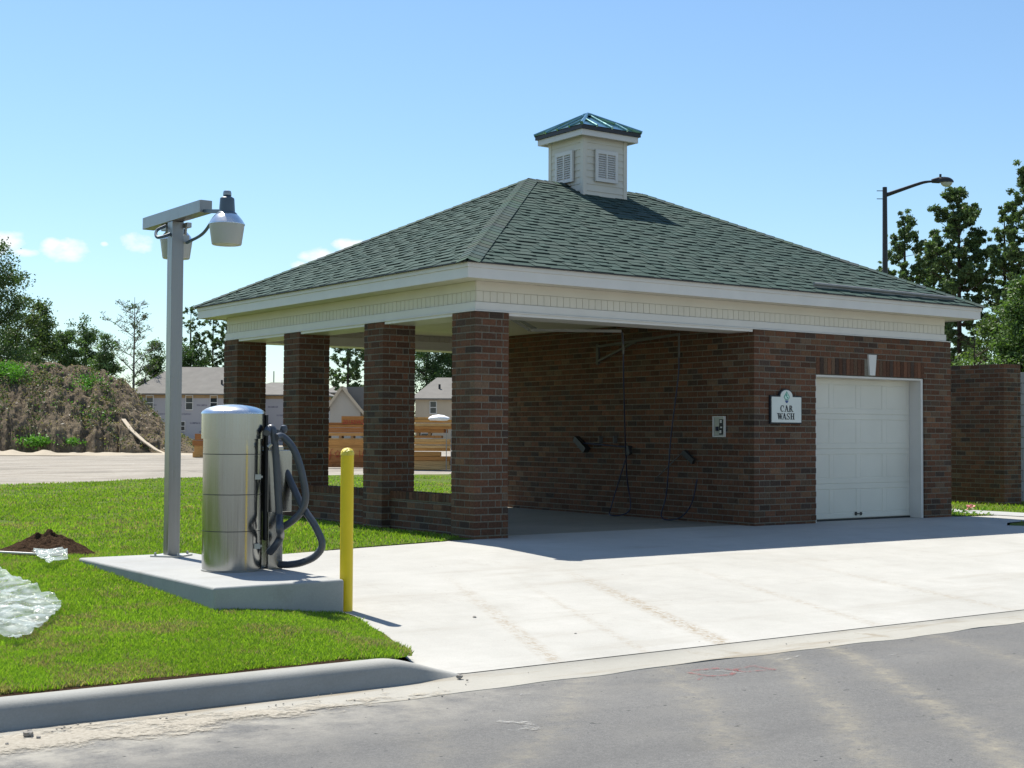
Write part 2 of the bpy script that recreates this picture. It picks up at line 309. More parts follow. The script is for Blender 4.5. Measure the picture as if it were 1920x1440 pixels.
# ------------------------------------------------------------------ terrain heights
def g_drive(Y): return np.where(np.asarray(Y) > -.9, 0., -.0465*(-np.asarray(Y)-.9))
def g_lawn(X, Y):
    X = np.asarray(X, float); Y = np.asarray(Y, float)
    la = np.interp(Y, [-30, -6.1, -4, -1.2, 2, 40], [-.13, -.135, -.055, .065, .065, .03]); lb = np.maximum(g_drive(Y)-.005, -.30)
    lb = np.where(Y > -.5, .012+.02*np.clip(Y/15, 0, 1), lb); t = np.clip((X+4.95)/1.1, 0, 1); t = t*t*(3-2*t)
    return la*(1-t)+lb*t
AY = -6.24     # where the driveway apron meets the gutter
# ground to the horizon
xs = np.concatenate([[-1500, -600, -250, -120, -60], np.arange(-40, 160, 4.), [200, 350, 700, 1500]]); ys = np.concatenate([[-900, -300, -100, -40, -20], np.arange(-16, 15, 6.), np.arange(15, 26, 1.), np.arange(28, 200, 4.), [300, 500, 900, 1800]])
gx, gy = np.meshgrid(xs, ys, indexing='ij'); gz = np.interp(gy, [-20, 12, 18, 30], [-.45, -.45, -.01, 0.]); gz += np.where(gy > 26, (fbm(NZ, gx*.15, gy*.15)-.5)*.25, 0)
nx_, ny_ = len(xs), len(ys); idx = np.arange(nx_*ny_).reshape(nx_, ny_); q = np.stack([idx[:-1, :-1], idx[1:, :-1], idx[1:, 1:], idx[:-1, 1:]], -1).reshape(-1, 4)
meshobj('ground', np.stack([gx, gy, gz], -1), q, M['sand'], smooth=True, kind='structure')
# road
MB().add([(-90, -6.665, -.262), (90, -6.665, -.262), (90, -9.5, -.205), (-90, -9.5, -.205), (90, -12.6, -.262), (-90, -12.6, -.262), (-90, -60, -.3), (90, -60, -.3)], [(0, 1, 2, 3), (3, 2, 4, 5), (5, 4, 7, 6)]).build('road', M['asphalt'], kind='structure')
mb = MB(); n = 60
def gutter(x0, x1, n):
    vs = []; fs = []
    for i in range(n+1):
        X = x0+(x1-x0)*i/n; e = .022*math.sin(X*1.7)+.014*math.sin(X*4.3+1)+.012*math.sin(X*9.1)
        vs += [(X, AY-.0, -.248), (X, AY-.010, -.2515), (X, AY-.06, -.264), (X, -6.50, -.2625), (X, -6.68+e, -.2585), (X, -6.682+e, -.30)]
    for i in range(n):
        for j in range(5): fs.append((i*6+j, (i+1)*6+j, (i+1)*6+j+1, i*6+j+1))
    return vs, fs
mb.add(*gutter(-40, 40, 800)); mb.build('gutter', M['gutterc'], smooth=True, norm=False, kind='structure')
# kerb: rounded upstand, dipping to nothing at the driveway
prof = [(-6.085, -.30, 0), (-6.085, -.138, 1), (-6.10, -.127, 1), (-6.19, -.125, 1), (-6.225, -.130, 1), (-6.248, -.145, 1), (-6.262, -.172, 1), (-6.285, -.262, 0), (-6.295, -.275, 0)]
vs = []; fs = []; Xs = list(np.arange(-40, -5, .5))+list(np.arange(-5, -4.1, .04)); k = len(prof)
for X in Xs:
    t = min(1, max(0, (X+4.86)/.66)); t = t*t*(3-2*t)
    for (y, z, top) in prof: vs.append((X, y+.0+(.02*t), z*(1-t)+(-.262)*t if top else z))
for i in range(len(Xs)-1):
    for j in range(k-1): fs.append((i*k+j, i*k+j+1, (i+1)*k+j+1, (i+1)*k+j))
mb = MB(); mb.add(vs, fs); mb.build('kerb', M['kerbc'], smooth=True, norm=False, kind='structure')
# driveway and wash-bay floor as one cast surface following the fall to the road
def polygrid(poly, step, hfn, mat, name, **kw):
    bm = bmesh.new(); vs = [bm.verts.new((a, b, 0)) for a, b in poly]; bm.faces.new(vs)
    xs_ = [p[0] for p in poly]; ys_ = [p[1] for p in poly]
    for ax, lo, hi in ((0, min(xs_), max(xs_)), (1, min(ys_), max(ys_))):
        t = math.floor(lo/step)*step+step
        while t < hi:
            co_ = Vector((t, 0, 0)) if ax == 0 else Vector((0, t, 0)); no = Vector((1, 0, 0)) if ax == 0 else Vector((0, 1, 0))
            bmesh.ops.bisect_plane(bm, geom=bm.verts[:]+bm.edges[:]+bm.faces[:], plane_co=co_, plane_no=no, dist=1e-5); t += step
    for v in bm.verts: v.co.z = float(hfn(v.co.x, v.co.y))
    bmesh.ops.recalc_face_normals(bm, faces=bm.faces)
    if sum(f.normal.z for f in bm.faces) < 0: bmesh.ops.reverse_faces(bm, faces=bm.faces)
    me = bpy.data.meshes.new(name); bm.to_mesh(me); bm.free(); me.materials.append(mat); o = bpy.data.objects.new(name, me); COL.objects.link(o)
    for p in me.polygons: p.use_smooth = True
    props(o, **kw); return o
DRV = [(-.42, -.06), (-1.6, -.33), (-2.8, -.62), (-3.9, -.93), (-3.9, -4.15), (-4.12, -4.9), (-4.44, -5.85), (-4.80, -6.12), (-4.3, AY), (14, AY), (12, -3.2), (9.2, -2.35), (8.45, -1.78), (7.98, -1.45), (8.35, -1.2), (9.6, -1.05), (9.6, -.15), (8.75, -.02), (8.68, .3), (0, .3)]
polygrid(DRV, .5, lambda a, b: g_drive(b)+.004, M['drive'], 'driveway', kind='structure')
M['bayfloor'] = concrete('bay_concrete', (.205, .19, .155), (.26, .24, .20), (.15, .13, .10), .5)  # darker copy of the driveway concrete, shade under the roof put into its colour
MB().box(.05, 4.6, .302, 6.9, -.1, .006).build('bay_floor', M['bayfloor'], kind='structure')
polygrid([(9.6, -.9), (10.5, -.9), (10.5, 14), (9.6, 14)], 1., lambda a, b: .012, M['slab'], 'sidewalk', kind='structure')
# lawn (a sheet with the paved shapes cut out of it)
def inpoly(X, Y, P):
    X = np.asarray(X); Y = np.asarray(Y); r_ = np.zeros(X.shape, bool); j = len(P)-1
    for i in range(len(P)):
        xi, yi = P[i]; xj, yj = P[j]; c_ = ((yi > Y) != (yj > Y)) & (X < (xj-xi)*(Y-yi)/(yj-yi+1e-12)+xi); r_ ^= c_; j = i
    return r_
far = [(-40, 15), (-12, 16.5), (0, 18.5), (2, 19.4), (4.9, 21.5), (10.5, 22), (13.6, 21.2), (22, 21.5), (45, 23)]
polygrid([(-40, -6.088), (-4.78, -6.088), (-4.42, -5.8), (-4.08, -4.9), (-3.86, -4.1), (-3.86, -.93), (-2.8, -.60), (-1.6, -.31), (-.40, -.03), (.1, .0), (.1, 6.8), (8.6, 6.8), (8.68, .05), (9.6, -.0), (9.6, 14.)]+[(10.5, 14), (10.5, -.95), (10.5, -1.1), (45, -1.1)]+far[::-1], .5,
         lambda a, b: g_lawn(a, b), M['lawn'], 'lawn', kind='structure')
polygrid([(8.02, -1.45), (8.4, -1.22), (9.6, -1.09), (45, -1.09), (45, -3.2), (12, -3.2), (9.2, -2.33), (8.45, -1.76)], .5, lambda a, b: g_drive(b)-.001, M['lawn'], 'lawn_strip', kind='structure')
mb = MB(); vs = []; fs = []; Xs = np.arange(-16, -4.98, .04); wn = .05+.12*fbm(NZ, Xs*5, Xs*0+8, 4)
for i_, X in enumerate(Xs):
    for j_, y_ in enumerate((-6.088, -6.088+wn[i_])): vs.append((X, y_, float(g_lawn(X, y_))+.004+.003*j_))
for i_ in range(len(Xs)-1): fs.append((2*i_, 2*i_+2, 2*i_+3, 2*i_+1))
mb.add(vs, fs); mb.build('soil_strip', M['soil'], norm=False, kind='structure')
# ------------------------------------------------------------------ grass blades
def blades(x_lo, x_hi, D0, D1, n, ok):
    X = rng.uniform(x_lo, x_hi, n); iv = rng.uniform(1/D1, 1/D0, n); D = 1/iv
    px = CAM.x+FH.x*D+R0.x*(X-960)/F*D; py = CAM.y+FH.y*D+R0.y*(X-960)/F*D
    k = ok(px, py); return px[k], py[k], D[k]
PAD = (-4.97, -3.92, -4.03, -1.16)
def lawn_ok(X, Y):
    k = (Y > -6.075+.11*fbm(NZ, X*5, X*0+8, 4)-.01) & (Y < np.interp(X, [p[0] for p in far], [p[1] for p in far])+(fbm(NZ, X*.8, Y*.8)-.5)*1.2)
    k &= ~inpoly(X, Y, DRV) & ~((X > PAD[0]+.01) & (X < PAD[1]+.02) & (Y > PAD[2]+.01) & (Y < PAD[3]-.01)) & ~((X > .0) & (X < 8.7) & (Y > -.05) & (Y < 6.9)) & ~((X > -3.95) & (X < 8.7) & (Y < -1))
    k &= ~((X > 9.58) & (X < 10.52) & (Y > -1.05)) & ~((X > 12.3) & (X < 13.4) & (Y > 1.5))
    bare = fbm(NZ, X*1.1+40, Y*1.1+11, 4); k &= ~((bare > .60) & (rng.random(X.shape) < .55))
    k &= ~((Y > 5) & (fbm(NZ, X*.7+4, Y*.7, 4) > .66))
    dm = np.hypot((X+4.87)/.40, (Y-.0)/.42); k &= ~(dm < 1); return k
parts = [blades(-120, 900, 6.7, 14, 470000, lawn_ok), blades(-80, 900, 14, 42, 130000, lawn_ok), blades(-900, -100, 6.7, 30, 170000, lawn_ok), blades(2000, 2600, 15, 30, 30000, lawn_ok), blades(1740, 2000, 17, 30, 16000, lawn_ok)]
px = np.concatenate([p[0] for p in parts]); py = np.concatenate([p[1] for p in parts]); D = np.concatenate([p[2] for p in parts]); n = len(px)
tall = fbm(NZ, px*2.3, py*2.3, 4); h = (.017+.022*rng.random(n))*(.6+.9*tall)*np.where(D > 14, 1.15, 1)
wd = (.0030+.0022*rng.random(n))*np.clip(D/9, 1, 3.2); th = rng.uniform(0, 2*np.pi, n); ln = rng.uniform(.1, .9, n)*h; la_ = rng.uniform(0, 2*np.pi, n)
z0 = g_lawn(px, py)-.004; dx, dy = np.cos(th)*wd, np.sin(th)*wd; lx, ly = np.cos(la_)*ln, np.sin(la_)*ln
V = np.empty((n, 4, 3), np.float32)
V[:, 0] = np.stack([px-dx, py-dy, z0], 1); V[:, 1] = np.stack([px+dx, py+dy, z0], 1); V[:, 2] = np.stack([px+dx*.6+lx*.45, py+dy*.6+ly*.45, z0+h*.62], 1); V[:, 3] = np.stack([px+lx, py+ly, z0+h], 1)
i0 = np.arange(n)*4; Fc = np.concatenate([np.stack([i0, i0+1, i0+2], 1), np.stack([i0, i0+2, i0+3], 1)])
t = rng.random((n, 1)); patch = fbm(NZ, px*.9+7, py*.9, 4)[:, None]
c = np.array([[.135, .235, .022]])*(1-t)+np.array([[.27, .39, .045]])*t; c = c*(.72+.6*patch)
fine_ = fbm(NZ, px*4.1+9, py*4.1, 3)[:, None]; straw = rng.random((n, 1)) < np.clip(.06+1.6*(patch-.5)+2.2*(fine_-.54), .05, .7); c = np.where(straw, np.array([[.32, .27, .15]])*(.6+.6*rng.random((n, 1))), c)
meshobj('grass', V, Fc, M['blade'], col=np.concatenate([c, c]), kind='stuff', label='short bright green lawn grass with a few straw blades', category='grass')
# weeds by the far sidewalk
# ------------------------------------------------------------------ brickwork
CR = .081; HW = 32.5*CR; BL = .2; MJ = .0135
PAL = [((.098, .052, .033), 32), ((.080, .045, .030), 24), ((.116, .060, .037), 18), ((.056, .042, .034), 9), ((.124, .074, .045), 9), ((.084, .058, .040), 10), ((.115, .082, .057), 3)]
PC = [p[0] for p in PAL]; PW = [p[1] for p in PAL]
def bcol():
    c = random.choices(PC, PW)[0]; k = random.uniform(.84, 1.22)*1.08; c = (c[0]*1.06, c[1], c[2]*.96); return tuple(v*k for v in c)
def lay(mb, o, u, nrm, L, z0, z1, parity=0, holes=(), ownA=True, ownB=True, top=HW, proud=.0):
    o, u, nrm = Vector(o), Vector(u), Vector(nrm); k0 = math.floor((z0-top)/CR+1e-6); k = k0
    while True:
        za = top+k*CR; zb = za+CR; k += 1
        if za >= z1-.01: break
        za = max(za, z0); zb = min(zb, z1); own = (k+parity) % 2 == 0
        s0 = 0 if own or not ownA else .1; e0 = L if own or not ownB else L-.1
        if not ownA and not own: edges = [0, .1]
        else: edges = [s0]
        while edges[-1]+BL < e0-.05: edges.append(edges[-1]+BL)
        edges.append(e0)
        for a_, b_ in zip(edges, edges[1:]):
            segs = [(a_, b_)]
            for (h0, h1, hz0, hz1) in holes:
                if zb <= hz0+.01 or za >= hz1-.01: continue
                ns = []
                for (p_, q_) in segs:
                    if q_ <= h0 or p_ >= h1: ns.append((p_, q_)); continue
                    if p_ < h0-.02: ns.append((p_, h0+MJ/2))
                    if q_ > h1+.02: ns.append((h1-MJ/2, q_))
                segs = ns
            for p_, q_ in segs:
                ia = 0 if p_ <= 0 else MJ/2; ib = 0 if q_ >= L else MJ/2; j = random.uniform(-.0015, .0015)+proud
                mb.obox(o+u*(p_+ia)+Vector((0, 0, za+MJ/2))+nrm*j, u*(q_-p_-ia-ib), -nrm*(.092+j), Vector((0, 0, zb-za-MJ)), bcol())
def brickbox(x0, x1, y0, y1, z0, z1, name, parent, par=0, top=HW, sides='SNWE', **kw):
    mb = MB(); L = x1-x0; W = y1-y0
    if 'S' in sides: lay(mb, (x0, y0, 0), (1, 0, 0), (0, -1, 0), L, z0, z1, par, top=top)
    if 'N' in sides: lay(mb, (x0, y1, 0), (1, 0, 0), (0, 1, 0), L, z0, z1, par, top=top)
    if 'W' in sides: lay(mb, (x0, y0, 0), (0, 1, 0), (-1, 0, 0), W, z0, z1, par+1, top=top)
    if 'E' in sides: lay(mb, (x1, y0, 0), (0, 1, 0), (1, 0, 0), W, z0, z1, par+1, top=top)
    o = mb.build(name, M['brick'], parent, norm=False, **kw); d = .0045
    MB().box(x0+d, x1-d, y0+d, y1-d, z0, z1-.004).build('mortar', M['mortar'], o); return o
A_, B_, W_ = 4.516, 8.687, .48; YP = [0, 2.075, 4.375, 6.41]; YB = 6.89
bld = empty('car_wash_building', label='low brick car wash with green hipped roof, white cupola and open bay', cat='building')
for i, y in enumerate(YP): brickbox(0, W_, y, y+W_, -.25, HW, 'pillar', bld, i)
for i in range(3):
    y0, y1 = YP[i]+W_, YP[i+1]
    mb = MB(); zt = .486
    for X_, nr in ((.13, -1), (.35, 1)): lay(mb, (X_, y0, 0), (0, 1, 0), (nr, 0, 0), y1-y0, -.25, zt-.1, i, ownA=False, ownB=False)
    nb = round((y1-y0)/.0765); st = (y1-y0)/nb
    for k in range(nb): mb.box(.122, .358, y0+k*st+.004, y0+(k+1)*st-.004, zt-.093, zt+random.uniform(-.001, .001), bcol())
    o = mb.build('low_wall', M['brick'], bld, norm=False); MB().box(.1345, .3455, y0, y1, -.25, zt-.008).build('mortar', M['mortar'], o)
# garage block
DX0, DX1, DZ = 5.72, 8.06, 25.5*CR
mb = MB(); L = B_-A_; hole = (DX0-A_, DX1-A_, -.3, DZ+3*CR)
lay(mb, (A_, 0, 0), (1, 0, 0), (0, -1, 0), L, -.25, HW, 0, holes=[hole])
lay(mb, (A_, 0, 0), (0, 1, 0), (-1, 0, 0), YB, -.25, HW, 1)
lay(mb, (B_, 0, 0), (0, 1, 0), (1, 0, 0), YB, -.25, HW, 1)
lay(mb, (A_, YB, 0), (1, 0, 0), (0, 1, 0), L, -.25, HW, 0)
for x_, u_ in ((DX0, 1), (DX1, -1)):                      # brick returns into the door opening
    lay(mb, (x_, .1, 0), (0, 1, 0), (u_, 0, 0), .13, -.25, DZ, 0, ownA=False, ownB=False, proud=0)
lay(mb, (A_, .46, 0), (0, 1, 0), (-1, 0, 0), YB-.92, HW+.001, 2.84, 1, ownA=False, ownB=False)
# soldier course, ends splayed a little
ns = 30; a0, a1 = DX0-.0, DX1+.0
for k in range(ns):
    p0 = a0+(a1-a0)*k/ns; p1 = a0+(a1-a0)*(k+1)/ns
    if p1 > 6.80 and p0 < 6.965: continue
    mb.box(p0+.004, p1-.004, -.002, .09, DZ+.005, DZ+3*CR-.006, bcol())
gw = mb.build('garage_wall', M['brick'], bld, norm=False); d = .0045
mb = MB(); mb.box(A_+d, DX0-d, d, .2, -.25, HW-.004); mb.box(DX1+d, B_-d, d, .2, -.25, HW-.004); mb.box(DX0-d, DX1+d, d, .2, DZ+.003, HW-.004)
mb.box(A_+d, A_+.2, .2, YB-d, -.25, HW-.004); mb.box(A_+d+.001, A_+.19, .47, YB-.47, HW-.004, 2.838); mb.box(B_-.2, B_-d, .2, YB-d, -.25, HW-.004); mb.box(A_+.2, B_-.2, YB-.2, YB-d, -.25, HW-.004)
mb.build('mortar', M['mortar'], gw)
mb = MB(); mb.prism([(6.79, 2.376), (6.968, 2.376), (6.935, 2.078), (6.823, 2.078)], -.025, .05, lambda a, b, h: (a, h, b)); mb.build('keystone', M['white'], bld, bevel=.004)
# garage door
gd = MB(); yd = .235
gd.box(DX0, DX1-.05, yd+.006, yd+.05, .03, DZ-.03)
sec = (DZ-.04-.035)/4
for s_ in range(4):
    z0 = .035+s_*sec; z1 = z0+sec-.006; xa, xb = DX0+.002, DX1-.055
    for (p0, p1, q0, q1) in ((xa, xb, z0, z0+.075), (xa, xb, z1-.075, z1)): gd.box(p0, p1, yd, yd+.03, q0, q1)
    npn = 4; wpn = (xb-xa)/npn
    for k in range(npn+1):
        cx_ = xa+k*wpn; gd.box(max(xa, cx_-.045), min(xb, cx_+.045), yd, yd+.03, z0+.075, z1-.075)
    for k in range(npn): gd.box(xa+k*wpn+.055, xa+(k+1)*wpn-.055, yd+.0035, yd+.03, z0+.085, z1-.085)
gdo = gd.build('garage_door', M['door'], bld, bevel=.004, seg=1)
mb = MB(); mb.box(6.78, 6.93, yd-.018, yd, .088, .100); mb.box(6.79, 6.815, yd-.02, yd, .07, .12); mb.box(6.90, 6.92, yd-.02, yd, .07, .115); mb.build('handle', M['dark'], gdo)
MB().box(DX0, DX1-.05, yd-.01, yd+.03, .008, .03).build('seal', M['plastic'], gdo)
mb = MB(); mb.box(DX1-.052, DX1-.004, .022, .25, .006, DZ-.003); mb.box(DX0+.004, DX0+.03, .022, .25, .006, DZ-.003); mb.box(DX0+.031, DX1-.053, .022, .25, DZ-.032, DZ-.003); mb.build('door_frame', M['white'], bld, bevel=.003)
MB().box(A_+.21, B_-.21, .26, YB-.21, .0, .01).build('garage_floor', M['slab'], bld)
# beam, frieze, soffit, fascia
BX1 = B_-.09
def ring(mb, x0, x1, y0, y1, t, z0, z1):
    mb.box(x0, x1, y0, y0+t, z0, z1); mb.box(x0, x1, y1-t, y1, z0, z1); mb.box(x0, x0+t, y0+t, y1-t, z0, z1); mb.box(x1-t, x1, y0+t, y1-t, z0, z1)
mb = MB(); ring(mb, .012, BX1, .012, YB-.012, .45, HW+.012, 2.742)
mb.box(W_+.01, A_-.01, .014, .46, 2.598, HW+.012); mb.box(W_+.01, A_-.01, YB-.46, YB-.014, 2.598, HW+.012)
for i in range(3): mb.box(.014, .46, YP[i]+W_+.01, YP[i+1]-.01, 2.598, HW+.012)
mb.build('beam', M['white'], bld, bevel=.004)
mb = MB(); e = .006
ring(mb, -.0-e, BX1+.09+e, -.0-e, YB+e, .10, HW+.001, HW+.0115); mb.build('flashing', M['white'], bld)
mb = MB(); ring(mb, .034, BX1-.03, .034, YB-.034, .36, 2.742, 2.985)
for (x0, x1, y, s_) in ((.03, BX1-.026, .034, -1), (.03, BX1-.026, YB-.034, 1)):      # upper smooth band + vertical beads, front and back
    ya, yb = (y-.016, y) if s_ < 0 else (y, y+.016); mb.box(x0, x1, ya, yb, 2.872, 2.984); n_ = round((x1-x0)/.0978); st = (x1-x0)/n_
    for k in range(n_): mb.box(x0+k*st+.0028, x0+(k+1)*st-.0028, ya+(.006 if s_ < 0 else 0), yb-(.006 if s_ > 0 else 0), 2.746, 2.868)
for (x, s_) in ((.034, -1), (BX1-.03, 1)):
    xa, xb = (x-.012, x) if s_ < 0 else (x, x+.012); y0, y1 = .034, YB-.034; mb.box(xa, xb, y0, y1, 2.872, 2.983); n_ = round((y1-y0)/.0978); st = (y1-y0)/n_
    for k in range(n_): mb.box(xa+(.004 if s_ < 0 else 0), xb-(.004 if s_ > 0 else 0), y0+k*st+.004, y0+(k+1)*st-.004, 2.746, 2.868)
n_ = 40                                    # beads on the inner faces seen through the bay
for k in range(n_): mb.box(.5+k*.1, .5+k*.1+.093, YB-.40, YB-.394, 2.746, 2.84)
mb.build('frieze', M['vinyl'], bld)
OX0, OX1, OY0, OY1 = -.32, B_+.325, -.32, YB+.32
mb = MB()
for (x0, x1, y0, y1) in ((OX0+.04, OX1-.04, OY0+.04, .1), (OX0+.04, OX1-.04, YB-.1, OY1-.04), (OX0+.04, .1, .1, YB-.1), (BX1-.1, OX1-.04, .1, YB-.1)): mb.box(x0, x1, y0, y1, 2.986, 2.998)
mb.build('soffit', M['vinyl'], bld)
MB().box(.30, A_+.18, .30, YB-.3, 2.842, 2.854).build('ceiling', M['vinyl'], bld)
mb = MB(); ring(mb, OX0, OX1, OY0, OY1, .02, 3.092, 3.148); ring(mb, OX0+.014, OX1-.014, OY0+.014, OY1-.014, .02, 2.972, 3.092); mb.build('fascia', M['white'], bld, bevel=.003)
# roof
ZE, ZR = 3.153, 5.0; RX0, RX1, RY = 3.29, 5.55, (OY0+OY1)/2
EV = [Vector((OX0-.02, OY0-.02, ZE)), Vector((OX1+.02, OY0-.02, ZE)), Vector((OX1+.02, OY1+.02, ZE)), Vector((OX0-.02, OY1+.02, ZE))]; RL, RR = Vector((RX0, RY, ZR)), Vector((RX1, RY, ZR))
rf = MB(); rf.add([*EV, RL, RR], [(0, 1, 5, 4), (1, 2, 5), (2, 3, 4, 5), (3, 0, 4)], (.04, .05, .045))
rf.add([v-Vector((0, 0, .012)) for v in EV]+[v for v in EV], [(0, 1, 5, 4), (1, 2, 6, 5), (2, 3, 7, 6), (3, 0, 4, 7)], (.05, .05, .05))
def gcol(lo=.9, hi=1.12):
    b = random.choices([(.046, .076, .064), (.051, .080, .067), (.042, .069, .059), (.056, .083, .070)], [4, 4, 2, 2])[0]; k = random.uniform(lo, hi); return tuple(v*k for v in b)
def shingles(mb, e0, e1, r0, r1):
    u = (e1-e0).normalized(); L = (e1-e0).length; nrm = (e1-e0).cross(r0-e0).normalized()
    if nrm.z < 0: nrm = -nrm
    v = nrm.cross(u).normalized()
    if v.z < 0: v = -v
    Sl = (r0-e0).dot(v); a0 = (r0-e0).dot(u)/Sl; a1 = (L-(r1-e0).dot(u))/Sl; ex = .137; s = -.012; row = 0
    while s < Sl-.02:
        s2 = min(s+ex, Sl); sm = max(0, s); xa, xb = a0*sm, L-a1*sm; xa2, xb2 = a0*s2, L-a1*s2
        P = lambda x_, s_, h_: e0+u*x_+v*s_+nrm*h_
        base = gcol(.93, 1.03)
        mb.add([P(xa, s, .0), P(xb, s, .0), P(xb, s, .011), P(xa, s, .011), P(xb2, s2, .002), P(xa2, s2, .002)], [(0, 1, 2, 3), (3, 2, 4, 5)], base)
        x_ = xa+random.uniform(-.2, 0)
        while x_ < xb:
            w_ = random.choice((.12, .16, .22, .30))*random.uniform(.85, 1.15); g_ = random.uniform(.10, .42); p, q_ = max(x_, xa), min(x_+w_, xb); x_ += w_+g_
            if q_-p < .03: continue
            p2, q2 = max(p, xa2), min(q_, xb2)
            if q2-p2 < .01: continue
            mb.add([P(p, s-.003, .009), P(q_, s-.003, .009), P(q_, s-.003, .019), P(p, s-.003, .019), P(q2, s2, .007), P(p2, s2, .007)], [(0, 1, 2, 3), (3, 2, 4, 5), (0, 3, 5), (1, 4, 2)], gcol())
            mb.add([P(p, s-.004, .001), P(q_, s-.004, .001), P(q_, s-.004, .010), P(p, s-.004, .010)], [(0, 1, 2, 3)], (.02, .024, .022))  # near-black strip below the tab, its shadow line painted in
        s += ex; row += 1
shingles(rf, EV[0], EV[1], RL, RR); shingles(rf, EV[1], EV[2], RR, RR); shingles(rf, EV[2], EV[3], RR, RL); shingles(rf, EV[3], EV[0], RL, RL)
roof = rf.build('roof', M['shingle'], bld, norm=False)
def caps(mb, a, b, n1, n2, w=.145, lift=.022):       # folded cap shingles; n1, n2 normals of the two slopes
    d_ = (b-a).normalized(); L = (b-a).length; s = 0
    s1 = n1.cross(d_).normalized(); s2 = n2.cross(d_).normalized()
    if s1.z > 0 or (abs(s1.z) < 1e-3): s1 = s1
    if (s1+s2).length > 1.95: pass
    s1 = s1 if s1.z < 0 else -s1; s2 = s2 if s2.z < 0 else -s2
    upv = (n1+n2).normalized()
    while s < L:
        e_ = min(s+.15, L); c_ = tuple(v*random.uniform(.9, 1.12) for v in (.055, .082, .069)); o1 = a+d_*s+upv*(lift+.003); o2 = a+d_*e_+upv*(lift-.002)
        P = [o1+s1*w, o1+s1*.03-upv*.001, o1+upv*.008, o1+s2*.03-upv*.001, o1+s2*w, o2+s2*w, o2+s2*.03, o2+upv*.006, o2+s1*.03, o2+s1*w]
        mb.add(P, [(0, 1, 8, 9), (1, 2, 7, 8), (2, 3, 6, 7), (3, 4, 5, 6)], c_)
        P = [o1+s1*w, o1, o1+s2*w]; P += [p-upv*.006 for p in P]; mb.add(P, [(0, 1, 4, 3), (1, 2, 5, 4)], (.03, .044, .038)); s += .15
def nrm_of(a, b, c):
    n_ = (b-a).cross(c-a).normalized(); return n_ if n_.z > 0 else -n_
NS, NE, NN_, NW = nrm_of(EV[0], EV[1], RL), nrm_of(EV[1], EV[2], RR), nrm_of(EV[2], EV[3], RR), nrm_of(EV[3], EV[0], RL)
mb = MB(); caps(mb, EV[0], RL, NS, NW); caps(mb, EV[1], RR, NS, NE); caps(mb, EV[2], RR, NN_, NE); caps(mb, EV[3], RL, NN_, NW); caps(mb, RL, RR, NS, NN_, .14)
mb.build('ridge_cap', M['shingle'], roof, norm=False)
mb = MB(); mb.bar(Vector((OX0-.01, OY0-.03, ZE-.004)), Vector((OX1+.01, OY0-.03, ZE-.004)), .03, .012); mb.bar(Vector((OX0-.03, OY0-.01, ZE-.004)), Vector((OX0-.03, OY1+.01, ZE-.004)), .03, .012); mb.build('drip_edge', M['dark'], roof)
# cupola
CX, CY, CH = 4.42, RY, .425
cu = MB(); ZB, ZT = 4.35, 5.70; cu.box(CX-CH+.012, CX+CH-.012, CY-CH+.012, CY+CH-.012, ZB, ZT)
nbd = 13; zz = np.linspace(ZB, ZT, nbd+1); bh = zz[1]-zz[0]
for k in range(nbd):
    za, zb = zz[k], zz[k+1]; t0, t1 = .012, .002
    for ax in range(4):
        def P(u_, out, z_):
            r_ = CH-.012+out; return [(CX+u_, CY-r_, z_), (CX-r_, CY+u_, z_), (CX+u_, CY+r_, z_), (CX+r_, CY+u_, z_)][ax]
        hw = CH-.05; cu.add([P(-hw, t0, za), P(hw, t0, za), P(hw, t1, zb), P(-hw, t1, zb), P(-hw, 0, za), P(hw, 0, za)], [(0, 1, 2, 3), (4, 5, 1, 0)])
cup = cu.build('cupola', M['vinyl'], bld)
mb = MB()
for sx in (-1, 1):
    for sy in (-1, 1):
        x0, x1 = sorted((CX+sx*(CH+.006), CX+sx*(CH-.065))); y0, y1 = sorted((CY+sy*(CH+.006), CY+sy*(CH-.065))); MB().box(x0, x1, y0, y1, ZB, ZT-.002).build('corner_post', M['vinyl'], cup, bevel=.004)
def louvre(side):
    mb = MB(); W, H0, H1 = .215, 5.02, 5.50; y_ = CH+.012
    def B(u0, u1, d0, d1, z0, z1):
        if side == 0: mb.box(CX+u0, CX+u1, CY-d1, CY-d0, z0, z1)
        else: mb.box(CX-d1, CX-d0, CY+u0, CY+u1, z0, z1)
    B(-W, W, y_, y_+.006, H0, H1); B(-W, -W+.05, y_+.006, y_+.035, H0, H1); B(W-.05, W, y_+.006, y_+.035, H0, H1); B(-W+.05, W-.05, y_+.006, y_+.035, H0, H0+.045); B(-W+.05, W-.05, y_+.006, y_+.035, H1-.06, H1); B(-.012, .012, y_+.006, y_+.036, H0+.045, H1-.06)
    fr = mb.build('louvre_vent', M['white'], cup, bevel=.002); mb = MB(); n_ = 11; h_ = (H1-.06-H0-.045)/n_
    for k in range(n_):
        z = H0+.045+k*h_
        for (u0, u1) in ((-W+.05, -.012), (.012, W-.05)):
            def P(u, d, z_): return (CX+u, CY-d, z_) if side == 0 else (CX-d, CY+u, z_)
            vs = [P(u0, y_+.030, z+.004), P(u1, y_+.030, z+.004), P(u1, y_+.008, z+h_*.95), P(u0, y_+.008, z+h_*.95)]; vs += [(a, b, c_-.006) for a, b, c_ in vs]
            mb.add(vs, [(0, 1, 2, 3), (4, 7, 6, 5), (0, 4, 5, 1)])
    mb.build('slats', M['white'], fr); mb = MB()
    if side == 0: mb.box(CX-W+.05, CX+W-.05, CY-y_-.0075, CY-y_-.006, H0+.045, H1-.06)
    else: mb.box(CX-y_-.0075, CX-y_-.006, CY-W+.05, CY+W-.05, H0+.045, H1-.06)
    mb.build('screen', M['lampdark'], fr)
